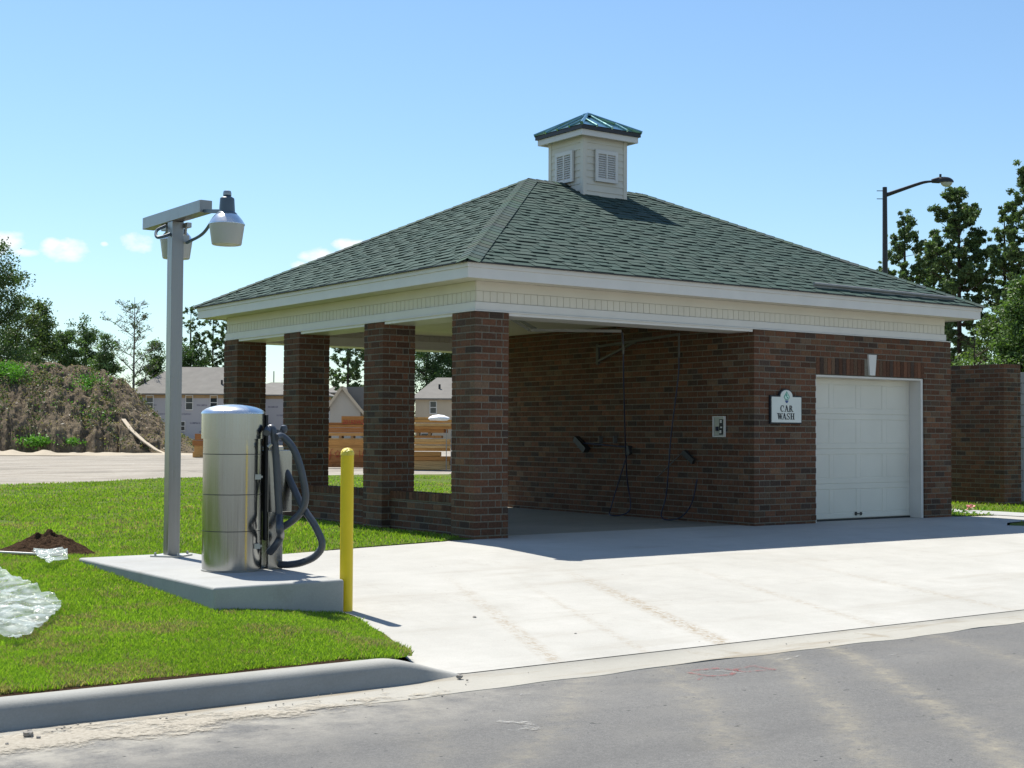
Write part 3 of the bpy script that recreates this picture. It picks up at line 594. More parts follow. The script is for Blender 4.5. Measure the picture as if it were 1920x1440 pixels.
louvre(0); louvre(1)
mb = MB(); ring(mb, CX-.55, CX+.55, CY-.55, CY+.55, .03, 5.668, 5.757); mb.box(CX-.52, CX+.52, CY-.52, CY+.52, 5.70, 5.712); mb.build('cupola_fascia', M['white'], cup, bevel=.003)
mb = MB(); ring(mb, CX-.578, CX+.578, CY-.578, CY+.578, .04, 5.757, 5.815); mb.build('cupola_drip', M['dark'], cup)
mb = MB(); q_ = .59; E4 = [Vector((CX-q_, CY-q_, 5.818)), Vector((CX+q_, CY-q_, 5.818)), Vector((CX+q_, CY+q_, 5.818)), Vector((CX-q_, CY+q_, 5.818))]; AP = Vector((CX, CY, 6.13))
mb.add([*E4, AP], [(0, 1, 4), (1, 2, 4), (2, 3, 4), (3, 0, 4), (0, 3, 2, 1)])
for k in range(4):
    e0, e1 = E4[k], E4[(k+1) % 4]; n_ = nrm_of(e0, e1, AP)
    for j in range(1, 4):                       # standing panels
        t = j/4; a = e0.lerp(e1, t); mm = 1-abs(2*t-1); b = a+(AP-(e0+e1)/2)*mm*.92; mb.tube([a+n_*.006, b+n_*.006], .020, 10)
    mb.tube([E4[k]+Vector((0, 0, .01)), AP+Vector((0, 0, .012))], .028, 8)
mb.lathe([(.10, -.03), (.08, .01), (.02, .03)], AP, 12); mb.build('cupola_roof', M['copper'], cup)
# loose white trim length lying on the front slope
def roofz(Y): return ZE+(Y-OY0)*(ZR-ZE)/(RY-OY0)
gt = MB(); a, b = Vector((5.5, -.17, roofz(-.17)+.070)), Vector((8.52, -.20, roofz(-.20)+.062))
gt.tube([a, b], .021, 10); gt.bar(a+Vector((0, .012, -.025)), b+Vector((0, .012, -.025)), .006, .04); gt.build('trim_length', M['baygrey'], label='long white metal trim strip lying on the green roof above the garage door', category='trim strip')
# ------------------------------------------------------------------ sign
sg = empty('wall_sign', (5.09, -.005, 1.39), label='small white sign reading car wash on the brick beside the garage door', cat='sign')
def signpoly(o):
    P = [(-.285-o, 0-o), (.285+o, 0-o), (.285+o, .345+o), (.12+o, .345+o)]
    for k in range(13): t = math.pi*k/12; P.append(((.115+o)*math.cos(t), .355+(.085+o)*math.sin(t)) if 0 < k < 12 else ((.115+o)*math.cos(t), .345+o))
    P += [(-.12-o, .345+o), (-.285-o, .345+o)]; Q = []
    for p in P:
        if not Q or (abs(p[0]-Q[-1][0])+abs(p[1]-Q[-1][1])) > 1e-4: Q.append(p)
    return Q
fx = lambda a, b, h: (a, h, b)
MB().prism(signpoly(.018), -.03, 0, fx).build('backing', M['signblack'], sg)
face = MB().prism(signpoly(0.), -.040, -.029, fx).build('face', M['signface'], sg)
LT = MB(); HH = .085
def stroke(x0, y0, x1, y1, w, X, Z):   # slanted bar in sign plane
    LT.prism([(X+x0-w/2, Z+y0), (X+x0+w/2, Z+y0), (X+x1+w/2, Z+y1), (X+x1-w/2, Z+y1)], -.0435, -.0395, fx)
def serif(x, y, X, Z, w=.03): stroke(x, y, x, y+.007, w, X, Z)
def arcband(cx, cz, rx, rz, t0, t1, thick, thin, n=14):
    P = []; Q = []
    for k in range(n+1):
        t = t0+(t1-t0)*k/n; w = thin+(thick-thin)*abs(math.cos(t)); P.append((cx+(rx)*math.cos(t), cz+rz*math.sin(t))); Q.append((cx+(rx-w)*math.cos(t), cz+(rz-w*.7)*math.sin(t)))
    for k in range(n): LT.prism([P[k], P[k+1], Q[k+1], Q[k]], -.0435, -.0395, fx)
def letter(ch, X, Z, W=.075, H=HH):
    th, tn = .019, .008
    if ch == 'C': arcband(X+W*.5, Z+H/2, W*.5, H*.52, math.radians(50), math.radians(310), th, tn, 18); stroke(W*.86, H*.62, W*.86, H*.98, .006, X, Z)
    elif ch == 'A': stroke(W*.12, 0, W*.5, H, tn, X, Z); stroke(W*.82, 0, W*.47, H, th, X, Z); stroke(W*.42, H*.3, W*.42, H*.36, W*.38, X, Z); serif(W*.1, 0, X, Z, .028); serif(W*.85, 0, X, Z, .036)
    elif ch == 'R': stroke(W*.22, 0, W*.22, H, th, X, Z); serif(W*.22, 0, X, Z, .04); arcband(X+W*.42, Z+H*.74, W*.36, H*.26, -math.pi/2, math.pi/2, th, tn, 10); stroke(W*.35, H*.92, W*.35, H, .04, X, Z); stroke(W*.35, H*.48, W*.35, H*.55, .03, X, Z); stroke(W*.88, 0, W*.5, H*.5, th, X, Z); serif(W*.93, 0, X, Z, .024)
    elif ch == 'W': stroke(W*.3, 0, W*.05, H, th, X, Z); stroke(W*.32, 0, W*.55, H, tn, X, Z); stroke(W*.8, 0, W*.52, H, th, X, Z); stroke(W*.82, 0, W*1.08, H, tn, X, Z); serif(W*.05, H-.007, X, Z, .036); serif(W*1.08, H-.007, X, Z, .026)
    elif ch == 'S': arcband(X+W*.45, Z+H*.74, W*.34, H*.27, math.radians(35), math.radians(270), tn*1.5, tn, 12); arcband(X+W*.45, Z+H*.26, W*.36, H*.28, math.radians(-145), math.radians(90), tn*1.7, tn, 12); stroke(W*.28, H*.62, W*.62, H*.36, th, X, Z); stroke(W*.76, H*.7, W*.76, H, .006, X, Z); stroke(W*.1, 0, W*.1, H*.3, .006, X, Z)
    elif ch == 'H':
        for q_ in (.2, .8): stroke(W*q_, 0, W*q_, H, th, X, Z); serif(W*q_, 0, X, Z, .036); serif(W*q_, H-.007, X, Z, .036)
        stroke(W*.5, H*.47, W*.5, H*.54, W*.5, X, Z)
for i, ch in enumerate('CAR'): letter(ch, -.125+i*.085, .145)
for i, (ch, X) in enumerate((('W', -.172), ('A', -.085), ('S', -.005), ('H', .072))): letter(ch, X, .040)
LT.build('lettering', M['signblack'], sg)
mb = MB(); DR = [(0, .425), (.022, .392), (.052, .357), (.055, .335), (.035, .312), (0, .300), (-.035, .312), (-.055, .335), (-.052, .357), (-.022, .392)]
mb.prism(DR, -.0425, -.0395, fx); em = mb.build('emblem', M['signgreen'], sg)
mb = MB(); mb.prism([(a*.72, .345+(b-.345)*.72) for a, b in DR], -.0438, -.0426, fx); mb.build('emblem_fill', M['signpale'], em)
mb = MB(); mb.prism([(-.006, .395), (.012, .37), (-.004, .345), (-.024, .36)], -.045, -.0439, fx); mb.prism([(.004, .35), (.026, .345), (.02, .325), (-.004, .325)], -.045, -.0439, fx); mb.build('emblem_leaf', M['signgreen'], em)
mb = MB(); mb.prism([(-.036, .298), (.036, .298), (.022, .276), (.009, .262), (-.009, .262), (-.022, .276)], -.0425, -.0395, fx); mb.build('emblem_base', M['signblue'], em)
# ------------------------------------------------------------------ wash bay equipment
ax = A_-.002
cb = empty('control_box', (ax, .65, 1.33), label='small white framed coin control box on the inner brick wall of the wash bay', cat='control box')
mb = MB(); mb.box(-.02, 0, -.105, .105, -.13, .13); mb.build('housing', M['galv'], cb); mb = MB()
for (a, b, c_, d_) in ((-.115, .115, .13, .142), (-.115, .115, -.142, -.13), (-.115, -.10, -.13, .13), (.10, .115, -.13, .13)): mb.box(-.03, 0, a, b, c_, d_)
mb.build('frame', M['white'], cb); mb = MB(); mb.box(-.026, -.02, -.085, -.01, -.11, .10); mb.build('dark_panel', M['plastic'], cb)

for bb in ((-.031, -.026, -.065, -.03, .05, .09), (-.031, -.026, -.07, -.04, -.02, .0), (-.034, -.026, -.055, -.025, -.09, -.05)): MB().box(*bb).build('button', M['white'], cb); mb = MB(); mb.lathe([(.02, -.03), (.02, .03)], (-.03, .03, -.03), 12); mb.build('knob', M['bluehose'], cb)
# ceiling boom
e1a, e1b = Vector((2.05, 1.694, 2.60)), Vector((3.104, 1.073, 2.60))
bo = empty('spray_boom', e1a, label='white ceiling mounted spray boom arm with a blue hose hanging from its tip', cat='spray boom')
mb = MB(); mb.bar((0, 0, 0), e1b-e1a, .035); mb.build('arm', M['baygrey'], bo)
mb = MB(); mb.bar((-.02, 0, 0), (-.30, .25, .235), .04); mb.bar((.14, .06, .02), (-.16, .30, .235), .04); mb.box(-.36, -.10, .2, .36, .225, .242); mb.build('bracket', M['baygrey'], bo)
def hosepath(P, r, name, mat, par, off): 
    mb = MB(); mb.tube([Vector(p)-off for p in spline(P)], r, 8); return mb.build(name, mat, par, smooth=True)
hosepath([e1b, e1b+Vector((.03, 0, -.15)), (3.25, 1.2, 2.0), (3.7, 1.7, 1.3), (4.25, 2.3, .6), (4.35, 2.35, .12), (4.2, 2.6, .03), (4.35, 2.75, .2), (4.44, 2.48, 1.0)], .009, 'hose', M['bluehose'], bo, e1a)
mb = MB(); mb.tube([e1b-e1a+Vector((.02, 0, -.02)), e1b-e1a+Vector((.05, .02, -.30))], .016, 8); mb.build('swivel', M['baydark'], bo)
w2 = Vector((ax, 3.28, 2.55)); e2 = Vector((4.15, 1.08, 2.605))
bo2 = empty('spray_boom', w2, label='grey wall mounted spray boom with diagonal brace on the inner brick wall', cat='spray boom')
mb = MB(); mb.bar((-.03, 0, 0), e2-w2, .035); mb.build('arm', M['baydark'], bo2); mb = MB(); mb.bar((-.03, 0, -.23), (e2-w2)*.5+Vector((-.015, 0, -.01)), .03); mb.build('brace', M['baydark'], bo2)
mb = MB(); mb.box(-.03, 0, -.03, .03, -.27, .04); mb.build('wall_plate', M['baydark'], bo2)
mb = MB(); mb.tube([e2-w2, e2-w2+Vector((0, 0, -.32))], .014, 8); mb.build('swivel', M['baydark'], bo2)
hosepath([e2+Vector((0, 0, -.28)), (4.17, 1.12, 2.0), (4.25, 1.35, 1.2), (4.3, 1.5, .4), (4.3, 1.6, .05), (4.35, 1.3, .05), (4.4, 1.1, .25), (4.42, 1.0, .6)], .009, 'hose', M['bluehose'], bo2, w2)
def gun(p, q_, label, wand):
    t = empty('spray_gun', p, label=label, cat='spray gun'); p, q_ = Vector(p), Vector(q_); mb = MB(); mb.bar((0, 0, 0), q_-p, .05, .075); mb.build('grip', M['plastic'], t)
    if wand is not None: mb = MB(); mb.tube([(0, 0, .02), Vector(wand)-p], .009, 8); mb.build('wand', M['baydark'], t)
    mb = MB(); mb.box(-.02, .06, -.02, .02, -.02, .02); mb.build('hanger', M['dark'], t)
gun((4.44, 1.29, .97), (4.44, 1.09, .84), 'black spray gun with a steel wand hung nearest the bay entrance', (4.45, 1.87, .60))
mb = MB(); mb.tube([(4.44, 1.09, .85), (4.43, .98, .70), (4.42, 1.0, .55)], .014, 8)
bt = empty('foam_brush', (4.44, 3.6, 1.06), label='black foaming brush hung on the inner wall at the far left', cat='brush'); mb = MB(); mb.bar((0, .13, .09), (0, -.13, -.09), .09, .10, up=(1, 0, 0)); mb.build('bristles', M['plastic'], bt); mb = MB(); mb.tube([(0, -.05, .02), (0, -1.08, -.03)], .012, 8); mb.build('handle', M['bluehose'], bt)
for y_ in (-.42, -.76): mb = MB(); mb.box(0, .075, y_-.006, y_+.006, .02, .13); mb.build('hook', M['baydark'], bt)
gun((4.44, 2.5, 1.03), (4.44, 2.47, .92), 'small black spray gun hung beside the foaming brush handle', None)
# ------------------------------------------------------------------ concrete pad, vacuum, pole, bollard
zs = .114
mb = MB(); mb.box(PAD[0], PAD[1], PAD[2], PAD[3], -.3, zs); mb.build('concrete_pad', M['slab'], bevel=.018, seg=3, label='raised rectangular concrete pad in the grass carrying the vacuum and lamp post', category='concrete pad')
vx, vy = -4.32, -2.90
va = empty('vacuum_cleaner', (vx, vy, zs), rz=math.radians(-25), label='cylindrical stainless steel vacuum station with a domed cap and grey hoses', cat='vacuum station')
mb = MB(); mb.lathe([(.236, 0)]+[q_ for zz1 in (.32, .61, .93) for q_ in ((.236, zz1-.03), (.236, zz1-.0028), (.230, zz1-.0026), (.230, zz1+.0026), (.236, zz1+.0028), (.236, zz1+.03))]+[(.236, 1.06)], n=72); mb.build('drum', M['stainless'], va, smooth=True)
mb = MB(); mb.lathe([(.238, 1.052), (.2515, 1.052), (.2515, 1.2515)], n=72); cap_ = mb.build('cap', M['stainless'], va, smooth=True)
mb = MB(); mb.lathe([(.256, 1.252)]+[(.256*math.cos(t), 1.252+.075*math.sin(t)) for t in np.linspace(.12, 1.45, 9)]+[(.004, 1.3275)], n=72); mb.build('dome', M['domesteel'], va, smooth=True)
for zz1 in (.32, .61, .93): mb = MB(); mb.lathe([(.2350, zz1-.0032), (.2366, zz1-.0030), (.2366, zz1+.0030), (.2350, zz1+.0032)], n=72); mb.build('seam', M['dark'], va)
mb = MB(); mb.lathe([(.241, -.0005), (.243, .012), (.236, .014)], n=72); mb.build('base_ring', M['galv'], va, smooth=True)
for z in (.20, .75): mb = MB(); mb.box(.175, .222, -.165, -.13, z-.02, z+.02); mb.box(.20, .235, -.15, -.11, z-.008, z+.008); mb.build('latch', M['galv'], va)
# things beyond are given directly in world space
def wv(p): return va.matrix_basis.inverted() @ Vector(p)
inv = (Matrix.Translation(va.location) @ Matrix.Rotation(va.rotation_euler.z, 4, 'Z')).inverted()
def wbox(x0, x1, y0, y1, z0, z1, name, mat, bevel=.004):
    mb = MB(); vs = [inv @ Vector(p) for p in ((x0, y0, z0), (x1, y0, z0), (x1, y1, z0), (x0, y1, z0), (x0, y0, z1), (x1, y0, z1), (x1, y1, z1), (x0, y1, z1))]
    mb.add(vs, [(0, 3, 2, 1), (4, 5, 6, 7), (0, 1, 5, 4), (1, 2, 6, 5), (2, 3, 7, 6), (3, 0, 4, 7)]); return mb.build(name, mat, va, bevel=bevel)
wbox(-4.06, -3.93, -3.02, -2.90, zs, 1.10, 'motor_column', M['stainless'])
wbox(-4.075, -3.86, -3.035, -2.88, .575, 1.075, 'control_cabinet', M['stainless'])
wbox(-4.10, -4.078, -3.04, -2.99, .35, 1.36, 'mounting_strip', M['plastic'])
def whose(P, r, name, mat, rad=None):
    pts = spline([pt(*p) for p in P], 10); mb = MB(); pts2 = []
    n_ = len(pts)
    mb.tube([inv @ p for p in pts], r, 14, rad=[r*(1+.05*(i % 2)) for i in range(n_)]); return mb.build(name, mat, va, smooth=True)
hr = .0285
whose([(500, 812, 11.30), (505, 803, 11.37), (512, 808, 11.36), (517, 850, 11.36), (521, 920, 11.36), (524, 970, 11.36)], hr, 'hose', M['hose'])
noz = whose([(524, 968, 11.36), (524.5, 992, 11.16), (526, 1005, 11.36), (519, 1020, 11.36), (505, 1036, 11.4)], .030, 'nozzle', M['hose'])
whose([(518, 820, 11.32), (530, 819, 11.37), (548, 838, 11.37), (562, 872, 11.37), (573, 925, 11.37), (567, 955, 11.37), (550, 975, 11.37), (528, 990, 11.37)], hr, 'hose', M['hose'])
whose([(535, 880, 11.55), (548, 910, 11.5), (566, 948, 11.42), (590, 985, 11.35), (604, 1020, 11.32), (592, 1042, 11.32), (568, 1054, 11.36), (545, 1058.5, 11.42), (522, 1058.5, 11.5)], hr, 'hose', M['hose'])
mb = MB(); p0 = inv @ pt(503, 806, 11.35); p1 = inv @ pt(533, 812, 11.45); mb.bar(p0, p1, .02, .03); c_ = inv @ pt(532, 805, 11.45); mb.lathe([(.004, -.035), (.024, -.028), (.033, 0), (.024, .028), (.004, .035)], c_, 14); mb.build('hose_hook', M['hose'], va, smooth=True)
mb = MB(); mb.tube([inv @ pt(503, 838, 11.3), inv @ pt(509, 832, 11.3)], .018, 10); mb.build('fitting', M['galv'], va, smooth=True)
# lamp post
lx, ly = -4.23, -1.44; hh = .0555
lp = empty('lamp_post', (lx, ly, zs), label='square aluminium lamp post with a short crossbeam and two yard lights', cat='lamp post')
mb = MB(); mb.box(-hh, hh, -hh, hh, .012, 2.985); mb.build('pole', M['alu'], lp, bevel=.005)
mb = MB(); mb.box(-hh-.001, hh+.001, -.66, .66, 2.987, 3.096); mb.build('crossbeam', M['alu'], lp, bevel=.004)
mb = MB(); mb.prism([(-.02, -.19), (.19, -.02), (.02, .19), (-.19, .02)], 0, .014); bp = mb.build('base_plate', M['galv'], lp)
for a, b in ((-.0, -.15), (.15, 0), (0, .15), (-.15, 0)): mb = MB(); mb.lathe([(.011, .014), (.011, .04)], (a, b, 0), 6); mb.build('bolt', M['galv'], lp)
def lampfix(o, s=1., armto=None):
    P = Vector(o)-Vector((lx, ly, zs))      # centre of the reflector rim
    mb = MB(); mb.lathe([(.004, .275), (.03, .27), (.034, .258), (.034, .235), (.03, .23), (.045, .222), (.058, .214), (.060, .20), (.066, .10), (.085, .084), (.086, .078)], P, 28); h = mb.build('lamp', M['lampdark'], lp, smooth=True)
    mb = MB(); mb.lathe([(.033, .236), (.035, .238), (.035, .255), (.03, .272), (.005, .278)], P+Vector((0, 0, .002)), 20); mb.build('photocell', M['galv'], h, smooth=True)
    mb = MB(); mb.lathe([(.083, .080), (.10, .066), (.128, .032), (.145, .004), (.149, -.002), (.149, -.008)], P, 36, cap=False); mb.build('reflector', M['domesteel'], h, smooth=True)
    mb = MB(); mb.lathe([(.146, -.006), (.144, -.02), (.123, -.170), (.118, -.177), (.06, -.180), (.003, -.181)], P, 40); mb.build('refractor', M['refractor'], h, smooth=True)
    return P, h
P1, h1 = lampfix((-4.23, -2.53, 2.955))
mb = MB(); mb.bar((0, -.66, 3.0), P1+Vector((0, .05, .11)), .045, .03); mb.build('arm_bracket', M['lampdark'], lp)
mb = MB(); mb.tube(spline([Vector((.085, -.05, 2.80)), Vector((.13, -.30, 2.86)), Vector((.10, -.62, 2.965)), P1+Vector((0, .10, .105))]), .014, 8); mb.build('cable', M['lampdark'], lp, smooth=True)
P2, h2 = lampfix((-4.10, -1.14, 2.985))
mb = MB(); mb.bar((.0, .05, 2.95), P2+Vector((0, .05, .11)), .045, .03); mb.build('arm_bracket', M['lampdark'], lp)
mb = MB(); mb.tube(spline([Vector((-.05, .10, 2.96)), Vector((-.13, .12, 2.91)), Vector((-.15, .05, 2.84)), Vector((-.06, -.0, 2.87)), Vector((.02, .10, 2.93))]), .014, 8); mb.build('cable', M['lampdark'], lp, smooth=True)
mb = MB(); mb.box(hh, hh+.055, -.05, .03, 2.80, 2.87); mb.tube([(hh+.03, -.01, 2.87), (hh+.03, -.03, 2.975)], .014, 8); mb.box(hh, hh+.045, -.12, -.04, 2.93, 2.975); mb.build('conduit_fitting', M['galv'], lp, bevel=.003)
mb = MB(); mb.box(-.02, .05, .18, .30, 2.935, 2.985); mb.build('junction', M['galv'], lp, bevel=.003)
# bollard
bo_ = empty('bollard', (-3.845, -3.925, -.20), label='round yellow steel bollard at the corner of the concrete pad', cat='bollard')
mb = MB(); mb.lathe([(.050, 0), (.050, 1.265)], n=36); mb.build('pipe', M['yellow'], bo_, smooth=True)
mb = MB(); mb.lathe([(.0525, 1.245), (.053, 1.258), (.049, 1.275), (.036, 1.294), (.018, 1.302), (.002, 1.304)], n=30); mb.build('cap', M['yellowcap'], bo_, smooth=True)
# ------------------------------------------------------------------ things on the lawn and kerb
def blob(name, mat, loc, rx, ry, rz, seed, n=40, amp=.35, fr=3., crater=None, **kw):
    fn = vnoise(seed); g = np.linspace(-1.25, 1.25, n); X, Y = np.meshgrid(g, g, indexing='ij'); r = np.sqrt(X*X+Y*Y); ang = np.arctan2(Y, X)
    rr = r/(1+.18*(fbm(fn, np.cos(ang)*2+5, np.sin(ang)*2+5)-.5)*2); H = np.clip(1-rr, -.3, 1); H = np.where(H > 0, H**.85, H)
    H = H+(fbm(fn, X*fr+9, Y*fr+3, 6, .62)-.5)*amp*np.clip(1.15-rr, 0, 1)
    if crater:
        for cx_, cy_, cr_, cd in crater: H += cd*np.exp(-((X-cx_)**2+(Y-cy_)**2)/cr_**2)
    V = np.stack([X*rx, Y*ry, H*rz], -1); i = np.arange(n*n).reshape(n, n); q = np.stack([i[:-1, :-1], i[1:, :-1], i[1:, 1:], i[:-1, 1:]], -1).reshape(-1, 4)
    o = meshobj(name, V, q, mat, smooth=False, **kw); o.location = loc; o.rotation_euler = (0, 0, -YAW); return o
blob('soil_mound', M['soil'], (-4.87, .0, .07), .47, .34, .20, 11, 150, .62, 6., crater=[(-.10, -.12, .13, -.42), (-.26, .02, .11, .16), (.08, .05, .12, .10)], label='small mound of dark dug soil on the grass behind the concrete pad', category='soil mound')
mb = MB(); mb.tube([pt(-60, 1032, 12.9), pt(118, 1041, 12.75)], .010, 8); mb.build('thin_pole', M['white'], smooth=True, label='thin white rod lying on the grass in front of the soil mound', category='rod')
def sheet(name, poly, z, seed, amp, n=70, **kw):
    fn = vnoise(seed); P = [Vector(p) for p in poly]; xs_ = [p[0] for p in poly]; ys_ = [p[1] for p in poly]; X = np.linspace(min(xs_), max(xs_), n); Y = np.linspace(min(ys_), max(ys_), n); gx_, gy_ = np.meshgrid(X, Y, indexing='ij')
    zz_ = g_lawn(gx_, gy_)+.035+amp*(.45*fbm(fn, gx_*2.2, gy_*2.2, 2)+.55*np.abs(fbm(fn, gx_*3.2+3, gy_*3.2, 3)-.5)*2.4)
    zz_ = zz_+amp*.45*(1-np.abs(np.sin(gx_*5.3+gy_*3.1+2.5*fbm(fn, gx_*1.5, gy_*1.5, 2))))**3+amp*.35*(1-np.abs(np.sin(gx_*-3.+gy_*7.7+3*fbm(fn, gx_*1.2+4, gy_*1.2, 2))))**4
    ins = inpoly(gx_+(fbm(fn, gx_*2, gy_*2, 2)-.5)*.05, gy_, poly); i = np.arange(n*n).reshape(n, n); q = np.stack([i[:-1, :-1], i[1:, :-1], i[1:, 1:], i[:-1, 1:]], -1).reshape(-1, 4)
    k = ins.ravel()[q].all(1); return meshobj(name, np.stack([gx_, gy_, zz_], -1), q[k], M['film'], smooth=True, **kw)
def gp(x, y, z=0.):
    d = FW+RT*((x-960)/F)+UP*((720-y)/F); p = CAM+d*((z-CAM.z)/d.z); return (p.x, p.y)
zz0 = .045
sheet('plastic_sheet', [gp(-90, 1060, zz0), gp(0, 1082, zz0), gp(50, 1099, zz0), gp(98, 1113, zz0), gp(117, 1120, zz0), gp(116, 1132, zz0), gp(92, 1146, zz0), gp(66, 1166, zz0), gp(34, 1177, zz0), gp(0, 1170, zz0), gp(-90, 1166, zz0)], 0, 21, .07, 260, label='large crumpled sheet of clear plastic on the grass at the left edge', category='plastic sheet')
sheet('plastic_sheet', [gp(60, 1043, .09), gp(95, 1038, .09), gp(122, 1042, .09), gp(126, 1054, .09), gp(92, 1063, .09), gp(72, 1054, .09)], 0, 22, .08, 200, label='small piece of clear plastic on the grass below the soil mound', category='plastic sheet')
def rock(loc, r, seed, label, group=None, name='stone'):
    bm = bmesh.new(); bmesh.ops.create_icosphere(bm, subdivisions=2, radius=r); rn = random.Random(seed)
    for v in bm.verts: v.co *= rn.uniform(.72, 1.15); v.co.z *= .7
    me = bpy.data.meshes.new(name); bm.to_mesh(me); bm.free(); me.materials.append(M['stone']); o = bpy.data.objects.new(name, me); COL.objects.link(o); o.location = loc
    return props(o, label, 'stone', group)
for (x_, y_, r_, lab, gr) in ((53, 1380, .027, 'grey stone in the gutter, the largest at the lower left', None), (72, 1384, .012, 'small grey stone just right of the largest gutter stone', None), (862, 1271, .022, 'grey stone at the end of the kerb ramp', None), (876, 1276, .008, 'tiny crumb just right of the stone at the kerb ramp end', None),
        (890, 1166, .016, 'lone dark pebble on the driveway right of the bollard shadow', None), (1079, 1186, .010, 'dark pebble further right on the open driveway', None), (13, 1396, .009, 'small dark stone at the far left of the road edge', None)):
    d_ = gp(x_, y_, -.255 if y_ > 1200 else -.2); rock((d_[0], d_[1], (-.255 if y_ > 1200 else float(g_drive(d_[1])))+r_*.4), r_, int(x_), lab, gr)
for i in range(46):   # crumbs along the gutter and road
    X = random.uniform(-7.2, -4.4) if i < 30 else random.uniform(-5, 1.5); Y = random.uniform(-6.62, -6.32) if i < 34 else random.uniform(-7.6, -6.7)
    rock((X, Y, -.256), random.uniform(.003, .007), 100+i, 'tiny crumb of gravel scattered along the gutter and road edge', 'gravel crumbs by the gutter', 'gravel_crumb')
mb = MB(); Xs = np.arange(-9, -4.3, .25); Yp = [(-6.33, -.2585), (-6.48, -.2575), (-6.66, -.2535), (-6.72, -.2545), (-7.2, -.2470)]; vs = [(X, y_, z_) for X in Xs for (y_, z_) in Yp]; fs = [(i_*5+j_, i_*5+j_+1, (i_+1)*5+j_+1, (i_+1)*5+j_) for i_ in range(len(Xs)-1) for j_ in range(4)]
mb.add(vs, fs); mb.build('drifted_sand', M['drift'], norm=False, kind='structure')
# paint marks on the road
mb = MB()
def ribbon(mb, P, w, z=-.2565):
    P = [gp(a, b, z) for a, b in P]
    for (a, b) in zip(P, P[1:]):
        a, b = Vector((*a, 0)), Vector((*b, 0)); d_ = (b-a).normalized(); n_ = Vector((-d_.y, d_.x, 0))*w/2
        zf = lambda p: -.262+(.057)*min(1, max(0, (-6.665-p.y)/2.835))+.0045
        vs = [a-n_-d_*w*.3, a+n_-d_*w*.3, b+n_+d_*w*.3, b-n_+d_*w*.3]; mb.add([(p.x, p.y, zf(p)) for p in vs], [(0, 1, 2, 3)])
ribbon(mb, [(1290, 1262), (1330, 1270), (1372, 1268), (1380, 1256), (1415, 1249)], .035); ribbon(mb, [(1300, 1258), (1345, 1254)], .05); ribbon(mb, [(1352, 1254), (1395, 1262), (1450, 1258)], .03); ribbon(mb, [(1420, 1252), (1452, 1258)], .04); ribbon(mb, [(1316, 1272), (1310, 1277)], .02)
mb.build('paint_mark', M['roadred'], norm=False, kind='structure')
mb = MB(); ribbon(mb, [(1240, 1258), (1268, 1259)], .02); ribbon(mb, [(1300, 1259), (1326, 1261)], .03); ribbon(mb, [(1345, 1259), (1392, 1264)], .04); ribbon(mb, [(1278, 1270), (1305, 1272)], .02); ribbon(mb, [(1474, 1238), (1496, 1230)], .03); ribbon(mb, [(940, 1358), (985, 1362), (1000, 1374), (965, 1378)], .07); ribbon(mb, [(1672, 1230), (1682, 1229)], .04); ribbon(mb, [(980, 1303), (990, 1303)], .05)
mb.build('chalk_mark', M['roadwhite'], norm=False, kind='structure')
# ------------------------------------------------------------------ brick and block enclosure on the right
en = empty('brick_enclosure', label='free standing brick screen wall to the right of the car wash', cat='brick wall')
topz = 2.49; ex, ey = 12.30, 1.62
o = brickbox(ex, ex+.49, ey, ey+4.6, -.1, topz, 'brickwork', en, top=topz)
cw = MB()
for r_ in range(12):
    for k in range(10):
        if ex+.49+.02+k*.41+(.2 if r_ % 2 else 0) > ex+4.2: continue
        X = ex+.49+.02+k*.41+(.2 if r_ % 2 else 0); cw.box(X if not (r_ % 2 and k == 0) else X-.2, min(X+.40, ex+.51+3.9), ey+.55, ey+.75, r_*.2+.0, r_*.2+.192)
cw.build('block_wall', M['cmu'], bevel=.004, seg=1, norm=False, label='pale grey concrete block wall beyond the brick screen wall, at the right edge', category='block wall')
fl = empty('flower_litter', gp(1818, 958, .02)+(.02,), label='small pink flower lying by the sidewalk at the right', cat='flower'); mb = MB()
for k in range(14): a = random.uniform(0, 6.28); r_ = random.uniform(.0, .07); p = Vector((r_*math.cos(a), r_*math.sin(a), random.uniform(.01, .07))); mb.bar(p, p+Vector((random.uniform(-.05, .05), random.uniform(-.05, .05), random.uniform(0, .04))), .04, .006)
mb.build('petals', M['pink'], fl)
